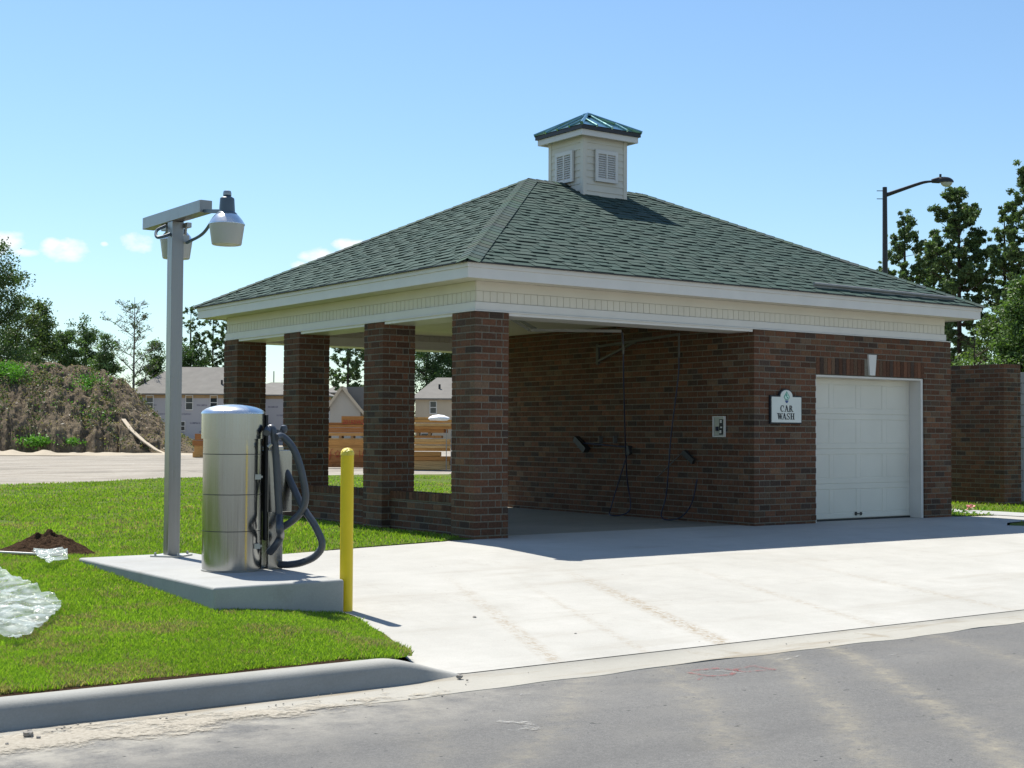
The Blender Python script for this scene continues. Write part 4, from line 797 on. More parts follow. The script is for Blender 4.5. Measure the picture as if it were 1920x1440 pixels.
# ------------------------------------------------------------------ street lamp
sb = at(1661, 42); st = empty('street_lamp', sb, label='tall black street lamp with a curved arm rising behind the roof', cat='street lamp')
ztop = 8.62; mb = MB(); mb.tube([(0, 0, 0), (0, 0, ztop)], .1, 14, rad=[.115, .068]); mb.build('pole', M['dark'], st, smooth=True)
R0h = Vector((R0.x, R0.y, 0)); mb = MB(); P = [R0h*.05+Vector((0, 0, ztop-.23)), R0h*.5+Vector((0, 0, ztop-.07)), R0h*1.05+Vector((0, 0, ztop+.12)), R0h*1.28+Vector((0, 0, ztop+.17)), R0h*1.45+Vector((0, 0, ztop+.18))]; mb.tube(spline(P, 5), .04, 8, rad=list(np.linspace(.062, .03, 21))); mb.build('arm', M['dark'], st, smooth=True)
def ell(c_, a, b, h, u, v, n=14, m_=9, zlo=-1, zhi=1):
    vs = []; fs = []; c_ = Vector(c_)
    for j in range(m_+1):
        s_ = zlo+(zhi-zlo)*j/m_; r_ = math.sqrt(max(0.0004, 1-s_*s_))
        for i in range(n): t = 2*math.pi*i/n; vs.append(c_+u*a*r_*math.cos(t)+v*b*r_*math.sin(t)+Vector((0, 0, h*s_)))
    for j in range(m_):
        for i in range(n): fs.append((j*n+i, j*n+(i+1) % n, (j+1)*n+(i+1) % n, (j+1)*n+i))
    fs.append(tuple(range(n))[::-1]); fs.append(tuple(m_*n+i for i in range(n))); return vs, fs
FHh = Vector((FH.x, FH.y, 0)); mb = MB(); mb.add(*ell(R0h*1.76+Vector((0, 0, ztop+.165)), .30, .13, .16, R0h, FHh, zlo=-.05)); mb.tube([R0h*1.4+Vector((0, 0, ztop+.19)), R0h*1.62+Vector((0, 0, ztop+.22))], .06, 8, rad=[.06, .1]); mb.tube([R0h*1.66+Vector((0, 0, ztop+.28)), R0h*1.66+Vector((0, 0, ztop+.40))], .035, 8); mb.build('lamp_head', M['dark'], st, smooth=True)
mb = MB(); mb.add(*ell(R0h*1.84+Vector((0, 0, ztop+.165)), .18, .11, .15, R0h, FHh, zhi=.1)); mb.build('lens', M['refractor'], st, smooth=True)
for dz in (-.11, -.35): MB().bar((0, 0, ztop+dz), -R0h*.24+Vector((0, 0, ztop+dz)), .02).build('bracket_bolt', M['dark'], st)
# ------------------------------------------------------------------ houses
def house(name, x0, x1, D, zev, label, wall, depth=10, ridge=None, hipl=4, hipr=4, over=.4, wins=(), lower=None, band=False, vents=()):
    """facade seen between columns x0..x1 at distance D"""
    a = at(x0, D); b = at(x1, D); L = (b-a).length; h = empty(name, a, rz=math.atan2(b.y-a.y, b.x-a.x), label=label, cat='house')
    MB().box(0, L, 0, depth, 0, zev).build('wall', wall, h); zr = ridge
    e = over; mb = MB(); mb.add([(-e, -e, zev), (L+e, -e, zev), (L+e, depth+e, zev), (-e, depth+e, zev), (hipl, depth/2, zr), (L-hipr, depth/2, zr)]+[(-e, -e, zev-.12), (L+e, -e, zev-.12), (L+e, depth+e, zev-.12), (-e, depth+e, zev-.12)],
            [(0, 1, 5, 4), (1, 2, 5), (2, 3, 4, 5), (3, 0, 4), (0, 6, 7, 1), (1, 7, 8, 2), (2, 8, 9, 3), (3, 9, 6, 0)]); rf_ = mb.build('roof', M['houseroof'], h)
    for (vx_, vt) in vents: mb = MB(); y_ = -e+(depth/2+e)*vt; mb.lathe([(.1, 0), (.1, .45)], (vx_, y_, zev+(zr-zev)*vt-.05), 8); mb.build('vent_pipe', M['dark'], rf_)
    if band: MB().box(-.02, L+.02, -.03, depth+.03, zev-.42, zev-.1).build('sheathing', M['ply'], h)
    k = D/F
    for (wx, wy, ww, wh) in wins:   # picture columns relative to x0 in px, z centre in m, sizes in m
        X = (wx-x0)*k; fr = MB(); 
        for (p0, p1, q0, q1) in ((-ww/2-.07, ww/2+.07, wh/2, wh/2+.09), (-ww/2-.07, ww/2+.07, -wh/2-.09, -wh/2), (-ww/2-.07, -ww/2, -wh/2, wh/2), (ww/2, ww/2+.07, -wh/2, wh/2), (-ww/2, ww/2, -.035, .035)): fr.box(X+p0, X+p1, -.06, .02, wy+q0, wy+q1)
        f_ = fr.build('window', M['white'], h); MB().box(X-ww/2, X+ww/2, -.015, .01, wy-wh/2, wy+wh/2).build('pane', M['glass'], f_)
    return h
zh = lambda y_, x_, D: CAM.z+(813.6+.005*(x_-960)-y_)/F*D
D1 = 133; house('house', 249, 432, D1, zh(738, 330, D1), 'unfinished house in white wrap with grey hipped roof, beside the earth heap', M['wrap'], 11, zh(691, 330, D1+5.5)+.15, 2.4, 1.6,
      wins=[(281, zh(755, 281, D1), .60, 1.25), (355, zh(755, 355, D1), .60, 1.25), (401, zh(755, 401, D1), .60, 1.25), (337, zh(799, 337, D1), 1.0, .8)], band=True, vents=[(5.4+2.6, .35), (.6, .4)])
D2 = 139; house('house', 433, 606, D2, zh(740, 515, D2), 'lower wrapped wing with a grey roof, seen between the two farthest brick pillars', M['wrap'], 11, zh(717, 515, D2+5.5), 3, 3, wins=[(560, zh(757, 560, D2), .6, 1.2)], band=True)
an = at(513, 150); mb = MB(); mb.tube([(an.x, an.y, 0), (an.x, an.y, zh(696, 513, 150))], .06, 6); mb.build('utility_mast', M['galv'], label='thin utility mast rising behind the wrapped wing', category='mast')
# gabled house
D3 = 118; a = at(619, D3); b = at(676, D3); L = (b-a).length; gh = empty('gabled_house', a, rz=math.atan2(b.y-a.y, b.x-a.x), label='small gabled house with a grey roof, seen above the lumber between the middle pillars', cat='house')
ze, za_ = zh(768, 645, D3), zh(724, 645, D3); k = D3/F; xa_ = (642-619)*k
mb = MB(); mb.prism([(0, 0), (L, 0), (L, ze), (xa_, za_-.1), (-.0, ze+.3)], 0, 8, lambda p, q_, h_: (p, h_, q_)); mb.build('wall', M['greywall'], gh)
mb = MB(); 
for (p, q_) in (((-.35, ze+.05), (xa_, za_)), ((xa_, za_), (L+.4, ze-.35))):
    mb.add([(p[0], -.3, p[1]), (q_[0], -.3, q_[1]), (q_[0], 8, q_[1]), (p[0], 8, p[1]), (p[0], -.3, p[1]-.16), (q_[0], -.3, q_[1]-.16), (q_[0], 8, q_[1]-.16), (p[0], 8, p[1]-.16)], [(0, 1, 2, 3), (4, 7, 6, 5), (0, 4, 5, 1), (1, 5, 6, 2), (2, 6, 7, 3), (3, 7, 4, 0)])
mb.build('gable_roof', M['houseroof'], gh)
mb = MB(); mb.bar((-.3, -.32, ze+.0), (xa_, -.32, za_-.06), .04, .22, up=(0, 0, 1)); mb.bar((xa_, -.32, za_-.06), (L+.4, -.32, ze-.42), .04, .22, up=(0, 0, 1)); mb.build('barge_board', M['tan'], gh)
mb = MB(); mb.box(L-.1, L+.9, 1.5, 8, 0, ze+.2); mb.build('side_wing', M['tan'], gh); mb = MB(); mb.add([(xa_+.2, 1., za_-.02), (L+1.2, 1.0, za_-.02), (L+1.2, .8, ze-.1), (L-.5, .8, ze-.1), (xa_+.2, 5.5, za_), (L+1.2, 5.5, za_)], [(0, 1, 2, 3), (0, 4, 5, 1)]); mb.build('wing_roof', M['houseroof'], gh)
D4 = 124; h4 = house('house', 779, 935, D4, zh(747, 815, D4), 'tan house with grey hipped roof, seen through the opening nearest the front pillar', M['tan'], 10, zh(708, 815, D4+5), 1.6, 1.6, wins=[(812.5, zh(764, 812, D4), .5, 1.0), (800, zh(812, 800, D4), .9, .8)], vents=[(2.0, .45)])
house('house', 608, 632, 150, zh(736, 620, 150), 'grey roofed house partly hidden behind the gabled house', M['tan'], 9, zh(721, 620, 154), 1, 1)
# ------------------------------------------------------------------ lumber
def lumber(xa, xb, D, z0, rows, label, seed, ragged=.6):
    rn = random.Random(seed); a = at(xa, D); b = at(xb, D); L = (b-a).length; t = empty('lumber_stack', (a.x, a.y, 0), rz=math.atan2(b.y-a.y, b.x-a.x), label=label, cat='lumber stack'); z = z0
    for (hh_, gap, l0, l1, ny) in rows:
        for k in range(ny):
            c_ = rn.choice([(.50, .25, .075), (.56, .30, .10), (.42, .19, .055), (.58, .36, .15), (.36, .15, .05)]); sh = rn.uniform(.85, 1.1); s_ = l0*L+rn.uniform(-.1, .1)*ragged; e_ = l1*L+rn.uniform(-.15, .15)*ragged
            mb = MB(); mb.box(s_, e_, k*.3+rn.uniform(0, .05), k*.3+.27, z, z+hh_, tuple(v*sh for v in c_)); mb.build('board', M['wood'], t)
        z += hh_+gap
        if gap > .06:
            for u in (.06, .30, .52, .8, .97):
                if l0 < u < l1: mb = MB(); mb.box(u*L, u*L+.09, .02, .8, z-gap+.001, z-.001, (.33, .19, .09)); mb.build('sticker', M['wood'], t)
    return t, L
DL = 49.5
rowsA = [(.17, .004, 0, 1, 3), (.24, .004, 0, .985, 3), (.25, .004, 0, 1., 3), (.10, .004, .02, .98, 3), (.19, .004, 0, 1, 3), (.04, .09, 0, .8, 3), (.10, .012, 0, 1, 3), (.08, .004, .02, .97, 3), (.09, .012, 0, .9, 3), (.08, .004, 0, 1, 3), (.08, .004, 0, .7, 3), (.22, 0, .34, 1, 2)]
ls, LL = lumber(606, 706, DL, .02, rowsA, 'stack of orange brown timber with red numbers, between the second and third pillars', 5)
def redtext(txt, X, z, h, par):
    cu_ = bpy.data.curves.new('painted_numbers', 'FONT'); cu_.body = txt; cu_.size = h; cu_.extrude = .004; cu_.shear = .15; o_ = bpy.data.objects.new('tmp', cu_); COL.objects.link(o_)
    bpy.context.view_layer.update(); me = bpy.data.meshes.new_from_object(o_); bpy.data.objects.remove(o_); me.materials.clear(); me.materials.append(M['redpaint']); o2 = bpy.data.objects.new('painted_numbers', me); COL.objects.link(o2); o2.parent = par; o2.rotation_euler = (math.pi/2, 0, 0); o2.location = (X, -.012, z)
redtext('20155W20', LL*.36, 1.54, .19, ls)
mb = MB()
def sc(P, w=.035):
    for a, b in zip(P, P[1:]): mb.bar((a[0], -.016, a[1]), (b[0], -.016, b[1]), .012, w, up=(0, 1, 0))
bx = LL*.13
for P in ([(0, .28), (.05, .62), (.12, .66)], [(-.05, .45), (.12, .47)], [(.25, .38), (.20, .5), (.28, .6), (.36, .52), (.30, .38), (.25, .38)], [(.44, .40), (.40, .52), (.48, .62), (.55, .5), (.46, .40)], [(.64, .62), (.60, .5), (.68, .48)], [(.80, .45), (.95, .47)], [(1.05, .40), (1.05, .62)], [(1.15, .40), (1.18, .62), (1.28, .64)], [(1.15, .52), (1.25, .52)]): sc([(bx+p, q_) for p, q_ in P])
mb.build('painted_scrawl', M['redpaint'], ls)
DM = 46.5
rowsB = [(.15, .006, 0, 1.0, 3), (.13, .012, 0, .97, 3), (.13, .012, 0, .99, 3), (.14, .03, 0, .72, 3), (.09, .004, 0, .9, 3), (.09, .03, 0, .95, 3), (.09, .004, 0, 1.0, 3), (.09, .03, 0, .93, 3), (.08, .09, 0, .8, 3), (.12, .004, 0, .84, 3), (.09, .004, 0, 1.0, 3), (.09, .03, 0, 1.0, 3), (.09, .004, .0, 1.0, 3), (.08, 0, 0, .55, 3)]
ls2, LL2 = lumber(752, 850, DM, .03, rowsB, 'stack of loose orange boards under a white sack, behind the front low wall', 9)
mb = MB(); 
for X in (.875, .965): mb.tube([(LL2*X, -.05, 0), (LL2*X, -.05, 1.35)], .014, 6)
mb.build('steel_prop', M['baygrey'], ls2)
lumber(364, 400, 68, .02, [(.25, .004, 0, 1, 2), (.30, .004, 0, 1, 2), (.25, .02, 0, 1, 2), (.30, .004, 0, 1, 2)], 'orange timber stack seen between the earth heap and the vacuum', 3)
sk = at(821, DM); vs, fs = ell((0, 0, 0), .37, .3, .13, R0h, FHh, 28, 14, zlo=-.55); fn = vnoise(5)
vs = [Vector(v)*(1+.5*(float(fbm(fn, v.x*4+3, v.z*9+v.y*4, 4))-.5)) for v in vs]; mb = MB(); mb.add(vs, fs); o = mb.build('white_sack', M['bagcloth'], smooth=True, label='plump white sack lying on top of the loose boards', category='sack'); o.location = (sk.x+.1, sk.y+.1, 1.71)
# ------------------------------------------------------------------ heap of earth
CXs = [-300, -120, 0, 26, 79, 113, 148, 185, 219, 237, 250, 264, 317, 380, 405, 430]; CZy = [790, 700, 684, 680, 683, 690, 689, 695, 713, 722, 735, 752, 802, 838, 850, 852]
nL, nD = 420, 260; Lx = np.linspace(-260, 430, nL); Dd = np.concatenate([np.linspace(76, 91, 220), np.linspace(91.3, 104, 40)]); LG, DG = np.meshgrid(Lx, Dd, indexing='ij'); fn = vnoise(31)
crestD = 88+(fbm(fn, LG*.02, LG*0+3)-.5)*3; hor = 813.6+.005*(LG-960)
H = CAM.z+(hor-np.interp(LG, CXs, CZy))/F*crestD; H = np.maximum(H, 0)
front = 80.3+(fbm(fn, LG*.03+7, LG*0)-.5)*2.4; front = np.where(LG > 225, np.minimum(front, 80.0), front)
t = (DG-front)/(crestD-front); up_ = np.clip(t, 0, 1)**.8; dn = np.clip(1-(DG-crestD)/8, 0, 1); S_ = np.where(DG < crestD, up_, dn); S_ = S_*(2-S_)*.35+S_*.65
xw = LG/F*DG; rel = (fbm(fn, xw*.55+20, DG*.55, 6, .6)-.5); Z = H*S_+rel*2.1*np.clip(S_*4, 0, 1)*np.clip(1-np.abs(DG-crestD)/5, .25, 1)*np.where(DG < crestD-1.2, 1, .25)
lump = np.abs(fbm(fn, xw*.9+5, DG*.9+2, 4, .62)-.5); Z += (.25-lump*1.6)*1.1*np.clip(S_*5, 0, 1)*np.where((LG > 300), .6, 1)
Z = np.minimum(Z, H*1.02+.25)-(S_ < .001)*.1
PX = CAM.x+FH.x*DG+R0.x*(LG-960)/F*DG; PY = CAM.y+FH.y*DG+R0.y*(LG-960)/F*DG; i = np.arange(nL*nD).reshape(nL, nD); q = np.stack([i[:-1, :-1], i[1:, :-1], i[1:, 1:], i[:-1, 1:]], -1).reshape(-1, 4)
meshobj('earth_heap', np.stack([PX, PY, Z], -1), q, M['earth'], label='big heap of bulldozed brown earth overgrown with green weeds, at the left', category='earth heap')
# weeds on the heap
def quads(C, size, flat=.0, asp=1.):   # random leaf quads at centres C
    n = len(C); a = rng.normal(size=(n, 3)); a[:, 2] *= (1-flat); a /= np.linalg.norm(a, axis=1, keepdims=True); b = rng.normal(size=(n, 3)); b -= (b*a).sum(1, keepdims=True)*a; b /= np.linalg.norm(b, axis=1, keepdims=True)
    s = np.asarray(size).reshape(-1, 1); return np.stack([C-a*s*asp-b*s*.35, C+a*s*asp*.2-b*s*.55, C+a*s*asp*1.1, C-a*s*asp*.1+b*s*.55], 1)
nw = 44000; li = rng.integers(0, nL, nw); di = rng.integers(5, nD, nw); den = fbm(fn, LG[li, di]*.03+3, DG[li, di]*.4+8, 4)
rgt = LG[li, di]; keep = (Z[li, di] > .12) & (DG[li, di] < crestD[li, di]+1.5) & (den > np.where(rgt > 235, .70, np.where(rgt > 120, .60, .52)))
li, di = li[keep], di[keep]; C = np.stack([PX[li, di], PY[li, di], Z[li, di]], 1)+rng.normal(size=(len(li), 3))*np.array([.1, .1, .05])+np.array([0, 0, .08])
cc = rng.uniform(.6, 1.3, (len(C), 1))*np.array([[.075, .125, .035]]); dry = rng.random((len(C), 1)) < .35; cc = np.where(dry, np.array([[.15, .13, .07]]), cc); nb3 = 13000; l3 = rng.integers(0, nL, nb3); d3 = rng.integers(5, 235, nb3); k3 = Z[l3, d3] > .15; l3, d3 = l3[k3], d3[k3]; C3 = np.stack([PX[l3, d3], PY[l3, d3], Z[l3, d3]], 1)+rng.normal(size=(len(l3), 3))*.06+np.array([0, 0, .03]); c3 = rng.uniform(.45, 1.4, (len(C3), 1))*np.array([[.20, .168, .122]]); C = np.concatenate([C, C3]); cc = np.concatenate([cc, c3])
C2 = []
for (x_, y_, D_, n_, rx_, rz_) in ((5, 690, 86, 900, 1.2, .35), (20, 690, 87, 500, .8, .3), (70, 828, 80.2, 900, .9, .30), (140, 828, 80.4, 350, .5, .2), (95, 688, 87.5, 260, .6, .15), (28, 700, 85, 500, .9, .4), (165, 715, 86, 500, 1.2, .5), (140, 730, 85, 500, 1.2, .5), (110, 770, 83, 500, 1.0, .5), (175, 780, 82.5, 300, .8, .4)):
    p = np.array(pt(x_, y_, D_)); e_ = rng.normal(size=(n_, 3))*.5; C2.append(p+np.outer(e_[:, 0], np.array(R0))*rx_+np.outer(e_[:, 1], np.array(FH))*.5+np.outer(e_[:, 2], [0, 0, 1])*rz_)
C2 = np.concatenate(C2); cc2 = rng.uniform(.7, 1.35, (len(C2), 1))*np.array([[.10, .24, .035]]); CA = np.concatenate([C, C2]); ca = np.concatenate([cc, cc2]); V = quads(CA, rng.uniform(.04, .10, len(CA))); i0 = np.arange(len(CA))*4
meshobj('weeds', V, np.stack([i0, i0+1, i0+2, i0+3], 1), M['leaf'], col=ca, kind='stuff', label='green weeds sprouting over the earth heap', category='weeds')
mb = MB(); P = [pt(231, 786, 82.2), pt(246, 806, 81.2), pt(268, 826, 80.4), pt(292, 843, 79.8), pt(320, 856, 79.3)]
for a, b in zip(P, P[1:]): mb.bar(a, b, .25, .06)
mb.build('bent_board', M['tan'], label='long pale bent board leaning down the right side of the earth heap', category='board')
nb_ = 90; mb = MB()
# low sand berm in front of the heap
nL2, nD2 = 160, 16; Lx = np.linspace(-260, 400, nL2); Dd = np.linspace(74, 81.5, nD2); LG2, DG2 = np.meshgrid(Lx, Dd, indexing='ij'); hb = .05+.22*np.clip(fbm(fn, LG2*.035+1, LG2*0+4, 4)-.28, 0, 1)*np.interp(LG2, [-260, 150, 260, 400], [1, 1, .25, .1]); Zb = hb*np.sin(np.pi*np.clip((DG2-74)/7.5, 0, 1))**.8*1.5-.03
PX2 = CAM.x+FH.x*DG2+R0.x*(LG2-960)/F*DG2; PY2 = CAM.y+FH.y*DG2+R0.y*(LG2-960)/F*DG2; i = np.arange(nL2*nD2).reshape(nL2, nD2); q = np.stack([i[:-1, :-1], i[1:, :-1], i[1:, 1:], i[:-1, 1:]], -1).reshape(-1, 4)
M['berm'] = simple('pale_sand', (.37, .32, .245), .95, .1, var=.08, scale=.8, bump=.5, bscale=6, bd=.1)
meshobj('sand_berm', np.stack([PX2, PY2, Zb], -1), q, M['berm'], smooth=True, kind='structure')
# ------------------------------------------------------------------ trees
def tree(name, x_, D_, top_y, wpx, kind, label, group=None, seed=0, lean=0., base_frac=None, dens=1., tint=(1, 1, 1), trunk_r=None):
    r = np.random.default_rng(seed); rn = random.Random(seed); loc = at(x_, D_); Ht = zh(top_y, x_, D_); W = wpx/F*D_/2
    t = empty(name, loc, label=label, cat='tree', group=group); tb = MB(); C = []; sz = []; col = []
    tr = trunk_r or Ht*.014
    def limb(P, r0, r1): tb.tube(P, r0, 6, rad=list(np.linspace(r0, r1, len(P))))
    px_ = D_/F*1.875     # metres per rendered pixel
    if kind == 'pine':
        bf = base_frac or .34; limb([(0, 0, 0), (lean*.3, 0, Ht*.4), (lean*.8, 0, Ht*.8), (lean, 0, Ht*.985)], tr, tr*.15); nb = int(38*dens); tuf = []
        for k in range(nb):
            f = bf+(1-bf)*((k+.5)/nb)**.9; f = min(.995, f+rn.uniform(-.02, .02)); z = Ht*f; az = k*2.4+rn.uniform(-.4, .4); s_ = (f-bf)/(1-bf); Lb = W*float(np.interp(s_, [0, .15, .35, .6, .8, .93, 1], [.45, .8, 1.1, .98, .72, .42, .16]))*rn.uniform(.62, 1.18)
            o_ = Vector((lean*f, 0, z)); d_ = Vector((math.cos(az), math.sin(az), 0)); rise = rn.uniform(.05, .45)+.5*s_
            
            if rn.random() < .14: continue
            P = [o_, o_+d_*Lb*.5+Vector((0, 0, Lb*.12*rise)), o_+d_*Lb+Vector((0, 0, Lb*rise*.7))]; limb(P, tr*.28*(1.1-s_), .02)
            for q_ in range(max(4, int(Lb/.42*3.1))):
                u = rn.uniform(.28, 1.05); p = P[0].lerp(P[2], u)+Vector((rn.gauss(0, .34)*Lb*.3, rn.gauss(0, .34)*Lb*.3, rn.gauss(.08, .2)+rn.random()*.25)); tuf.append((p, rn.uniform(.18, .36)*(W/2.6)**.5))
        for (p, rad) in tuf:
            n_ = int(30*dens); e_ = r.normal(size=(n_, 3)); e_ /= np.linalg.norm(e_, axis=1, keepdims=True); e_[:, 2] = e_[:, 2]*.8+.15; C.append(np.array(p)+e_*rad*r.uniform(.2, 1., (n_, 1))); sz.append(r.uniform(.07, .125, n_)); b = rn.uniform(.75, 1.25); col.append(b*r.uniform(.7, 1.25, (n_, 1))*np.array([[.088, .138, .055]]))
    else:
        nl = {'broad': 9, 'bush': 10, 'sparse': 13}[kind]; tips = []; bf = base_frac or {'broad': .28, 'bush': .04, 'sparse': .25}[kind]
        P0 = [Vector((0, 0, 0)), Vector((lean*.2, 0, Ht*.35)), Vector((lean*.6, 0, Ht*.65)), Vector((lean, 0, Ht*(.97 if kind == 'sparse' else .88)))]; limb(P0, tr, tr*.12)
        def onTrunk(f):
            q_ = f*3; i_ = min(2, int(q_)); return P0[i_].lerp(P0[i_+1], q_-i_)
        for k in range(nl):
            f = bf+(.9-bf)*(k+.5)/nl; o_ = onTrunk(f); az = k*2.4+rn.uniform(-.5, .5); s_ = (f-bf)/(.9-bf); Lb = W*(1.05-.5*s_)*rn.uniform(.75, 1.1); up__ = rn.uniform(.5, .9) if kind == 'sparse' else rn.uniform(.25, .8)
            d_ = Vector((math.cos(az), math.sin(az), up__)).normalized(); P = [o_]
            for j in range(4): P.append(P[-1]+d_*Lb*.3+Vector((rn.gauss(0, .07)*Lb, rn.gauss(0, .07)*Lb, rn.gauss(.02, .05)*Lb)))
            limb(P, tr*(.42-.2*s_), .02)
            for j in range(1, 5):
                for m_ in range(3 if kind != 'sparse' else 4):
                    a2 = rn.uniform(0, 6.28); d2 = Vector((math.cos(a2), math.sin(a2), rn.uniform(-.1, .9))).normalized(); L2 = Lb*rn.uniform(.2, .42); Q = [P[j], P[j]+d2*L2*.5, P[j]+d2*L2+Vector((0, 0, L2*.12))]; limb(Q, tr*.12, .012); tips.append(Q[2])
                    if rn.random() < .6: tips.append(Q[1])
                    if kind == 'sparse':
                        for _ in range(3): a3 = rn.uniform(0, 6.28); limb([Q[rn.randint(1, 2)], Q[2]+Vector((math.cos(a3), math.sin(a3), rn.uniform(0, 1)))*L2*.5], .02, .008)
        if kind != 'sparse':
            nc = int({'broad': 150, 'bush': 190}[kind]*dens); z_lo = Ht*bf
            for k in range(nc):
                a1 = rn.uniform(0, 6.28); s_ = rn.random(); z = z_lo+(Ht-z_lo)*s_; env = W*float(np.interp(s_, [0, .2, .45, .7, .85, .95, 1], [.7, .95, 1.05, .95, .72, .45, .2])); rr = env*math.sqrt(rn.random())*rn.uniform(.75, 1.08); tips.append(Vector((lean*s_+rr*math.cos(a1), rr*math.sin(a1), min(z, Ht*.985))))
            big = fbm(NZ, np.array([p.x*.55+p.y*.3+seed for p in tips]), np.array([p.z*.55 for p in tips]), 3); tips = [p for p, b_ in zip(tips, big) if b_ > .40]
        cl = {'broad': .62, 'bush': .55, 'sparse': .35}[kind]*(W/3.2)**.4; nq = {'broad': 46, 'bush': 46, 'sparse': 4}[kind]
        for p in tips:
            if kind == 'sparse' and rn.random() < .45: continue
            n_ = nq if not (kind == 'sparse' and rn.random() < .05) else 40
            e_ = r.normal(size=(n_, 3))*.55; C.append(np.array(p)+e_*cl*np.array([1, 1, .7])); sz.append(r.uniform(.06, .125, n_)*(D_/110)**.5); b = rn.uniform(.65, 1.35); col.append(b*r.uniform(.65, 1.3, (n_, 1))*np.array([[.082, .130, .044]])*np.array([tint]))
    tb.build('trunk', M['palebark'] if kind == 'sparse' else M['bark'], t, norm=False)
    C = np.concatenate(C); sz = np.concatenate(sz); col = np.concatenate(col); V = quads(C, sz, asp=1.3 if kind == 'pine' else 1.); i0 = np.arange(len(C))*4
    meshobj('crown', V, np.stack([i0, i0+1, i0+2, i0+3], 1), M['leaf'], col=col, parent=t); return t
G1 = 'trees on the left horizon'; G2 = 'pines on the right'
tree('broadleaf_tree', -12, 96, 455, 150, 'broad', 'tallest dark leafy tree at the left edge above the earth heap', G1, 1, dens=1.6, base_frac=.12, tint=(.85, .9, .9))
tree('broadleaf_tree', 30, 100, 556, 120, 'broad', 'greyish leafy tree just right of the tallest left tree', G1, 2, dens=1.2, base_frac=.10, tint=(1.05, .95, .95))
tree('broadleaf_tree', 74, 104, 566, 66, 'broad', 'dark pointed leafy tree beside the tall left edge trees', G1, 3, dens=1.0, base_frac=.25, tint=(.85, .9, .8))
tree('broadleaf_tree', 122, 132, 586, 66, 'broad', 'slim leafy tree above the middle of the earth heap', G1, 4, dens=.75, base_frac=.30, tint=(1, 1.05, 1.1))
tree('broadleaf_tree', 158, 135, 588, 62, 'broad', 'leafy tree above the right half of the earth heap', G1, 5, dens=.75, base_frac=.22, tint=(.95, 1, 1.05))
tree('broadleaf_tree', 196, 130, 628, 52, 'broad', 'small leafy tree above the right shoulder of the earth heap', G1, 6, dens=.6, base_frac=.3, tint=(1.05, 1.1, 1.2))
tree('bare_tree', 250, 140, 548, 122, 'sparse', 'nearly bare tree with thin pale branches left of the lamp post', None, 7, trunk_r=.17)
tree('broadleaf_tree', 290, 150, 640, 60, 'broad', 'low round tree behind the house roof left of the lamp post', G1, 8, base_frac=.1)
tree('pine_tree', 356, 150, 582, 66, 'pine', 'tallest pine behind the wrapped house, just right of the lamp post', 'pines behind the wrapped house', 9, dens=.8)
tree('pine_tree', 398, 152, 590, 56, 'pine', 'pine behind the wrapped house under the corner of the roof eave', 'pines behind the wrapped house', 10, dens=.8)
tree('pine_tree', 424, 150, 594, 52, 'pine', 'pine beside the farthest brick pillar', 'pines behind the wrapped house', 11, dens=.8)
tree('broadleaf_tree', 352, 148, 632, 100, 'broad', 'dark low leafy tree right behind the wrapped house roof', G1, 12, base_frac=.06, dens=1.2, tint=(.8, .9, .8))
tree('pine_tree', 652, 118+14, 600, 74, 'pine', 'leaning pine behind the gabled house, seen between the middle pillars', None, 13, dens=1., base_frac=.2)
tree('pine_tree', 684, 150, 640, 44, 'pine', 'slim pine just right of the leaning pine, half hidden by a pillar', None, 14, dens=.8, base_frac=.15)
tree('broadleaf_tree', 800, 150, 600, 110, 'broad', 'branchy tree behind the tan house in the opening nearest the front pillar', None, 15, dens=.8, base_frac=.18, tint=(.7, .8, .85))
tree('broadleaf_tree', 846, 150, 606, 90, 'broad', 'dense tree behind the tan house, mostly hidden by the front pillar', None, 16, dens=1.2, base_frac=.12, tint=(.7, .8, .85))
tree('pine_tree', 1698, 100, 414, 108, 'pine', 'shorter pine directly behind the street lamp pole', G2, 17, dens=1.5, base_frac=.2)
tree('pine_tree', 1800, 96, 362, 130, 'pine', 'tall pine in the middle of the right hand group', G2, 18, dens=1.9, base_frac=.3)
tree('pine_tree', 1752, 104, 440, 80, 'pine', 'pine between the street lamp and the tall middle pine', G2, 24, dens=1.3, base_frac=.25)
tree('pine_tree', 1886, 98, 400, 70, 'pine', 'pine just left of the tallest pine at the right edge', G2, 19, dens=1.3, base_frac=.3)
tree('pine_tree', 1938, 92, 308, 130, 'pine', 'tallest pine, cut by the right edge', G2, 20, dens=1.9, base_frac=.2)
tree('pine_tree', 1650, 115, 500, 40, 'pine', 'small pine top peeking over the roof left of the street lamp', G2, 25, dens=.8, base_frac=.3)
tree('broadleaf_tree', 1828, 52, 590, 100, 'bush', 'rounded green tree right behind the right roof corner', 'leafy trees behind the brick screen wall', 21, dens=1.3, tint=(1.15, 1.15, .9))
tree('broadleaf_tree', 1872, 58, 556, 120, 'bush', 'olive green tree above the end of the brick screen wall', 'leafy trees behind the brick screen wall', 22, dens=1.4, tint=(1.1, 1.05, .95))
tree('broadleaf_tree', 1925, 54, 525, 110, 'bush', 'leafy tree at the right edge above the block wall', 'leafy trees behind the brick screen wall', 23, dens=1.4, tint=(1.05, 1.1, .9))
tree('broadleaf_tree', 1780, 60, 640, 60, 'bush', 'low leafy tree peeking out beside the brick corner of the car wash', 'leafy trees behind the brick screen wall', 26, dens=1., tint=(1., 1.05, .9))
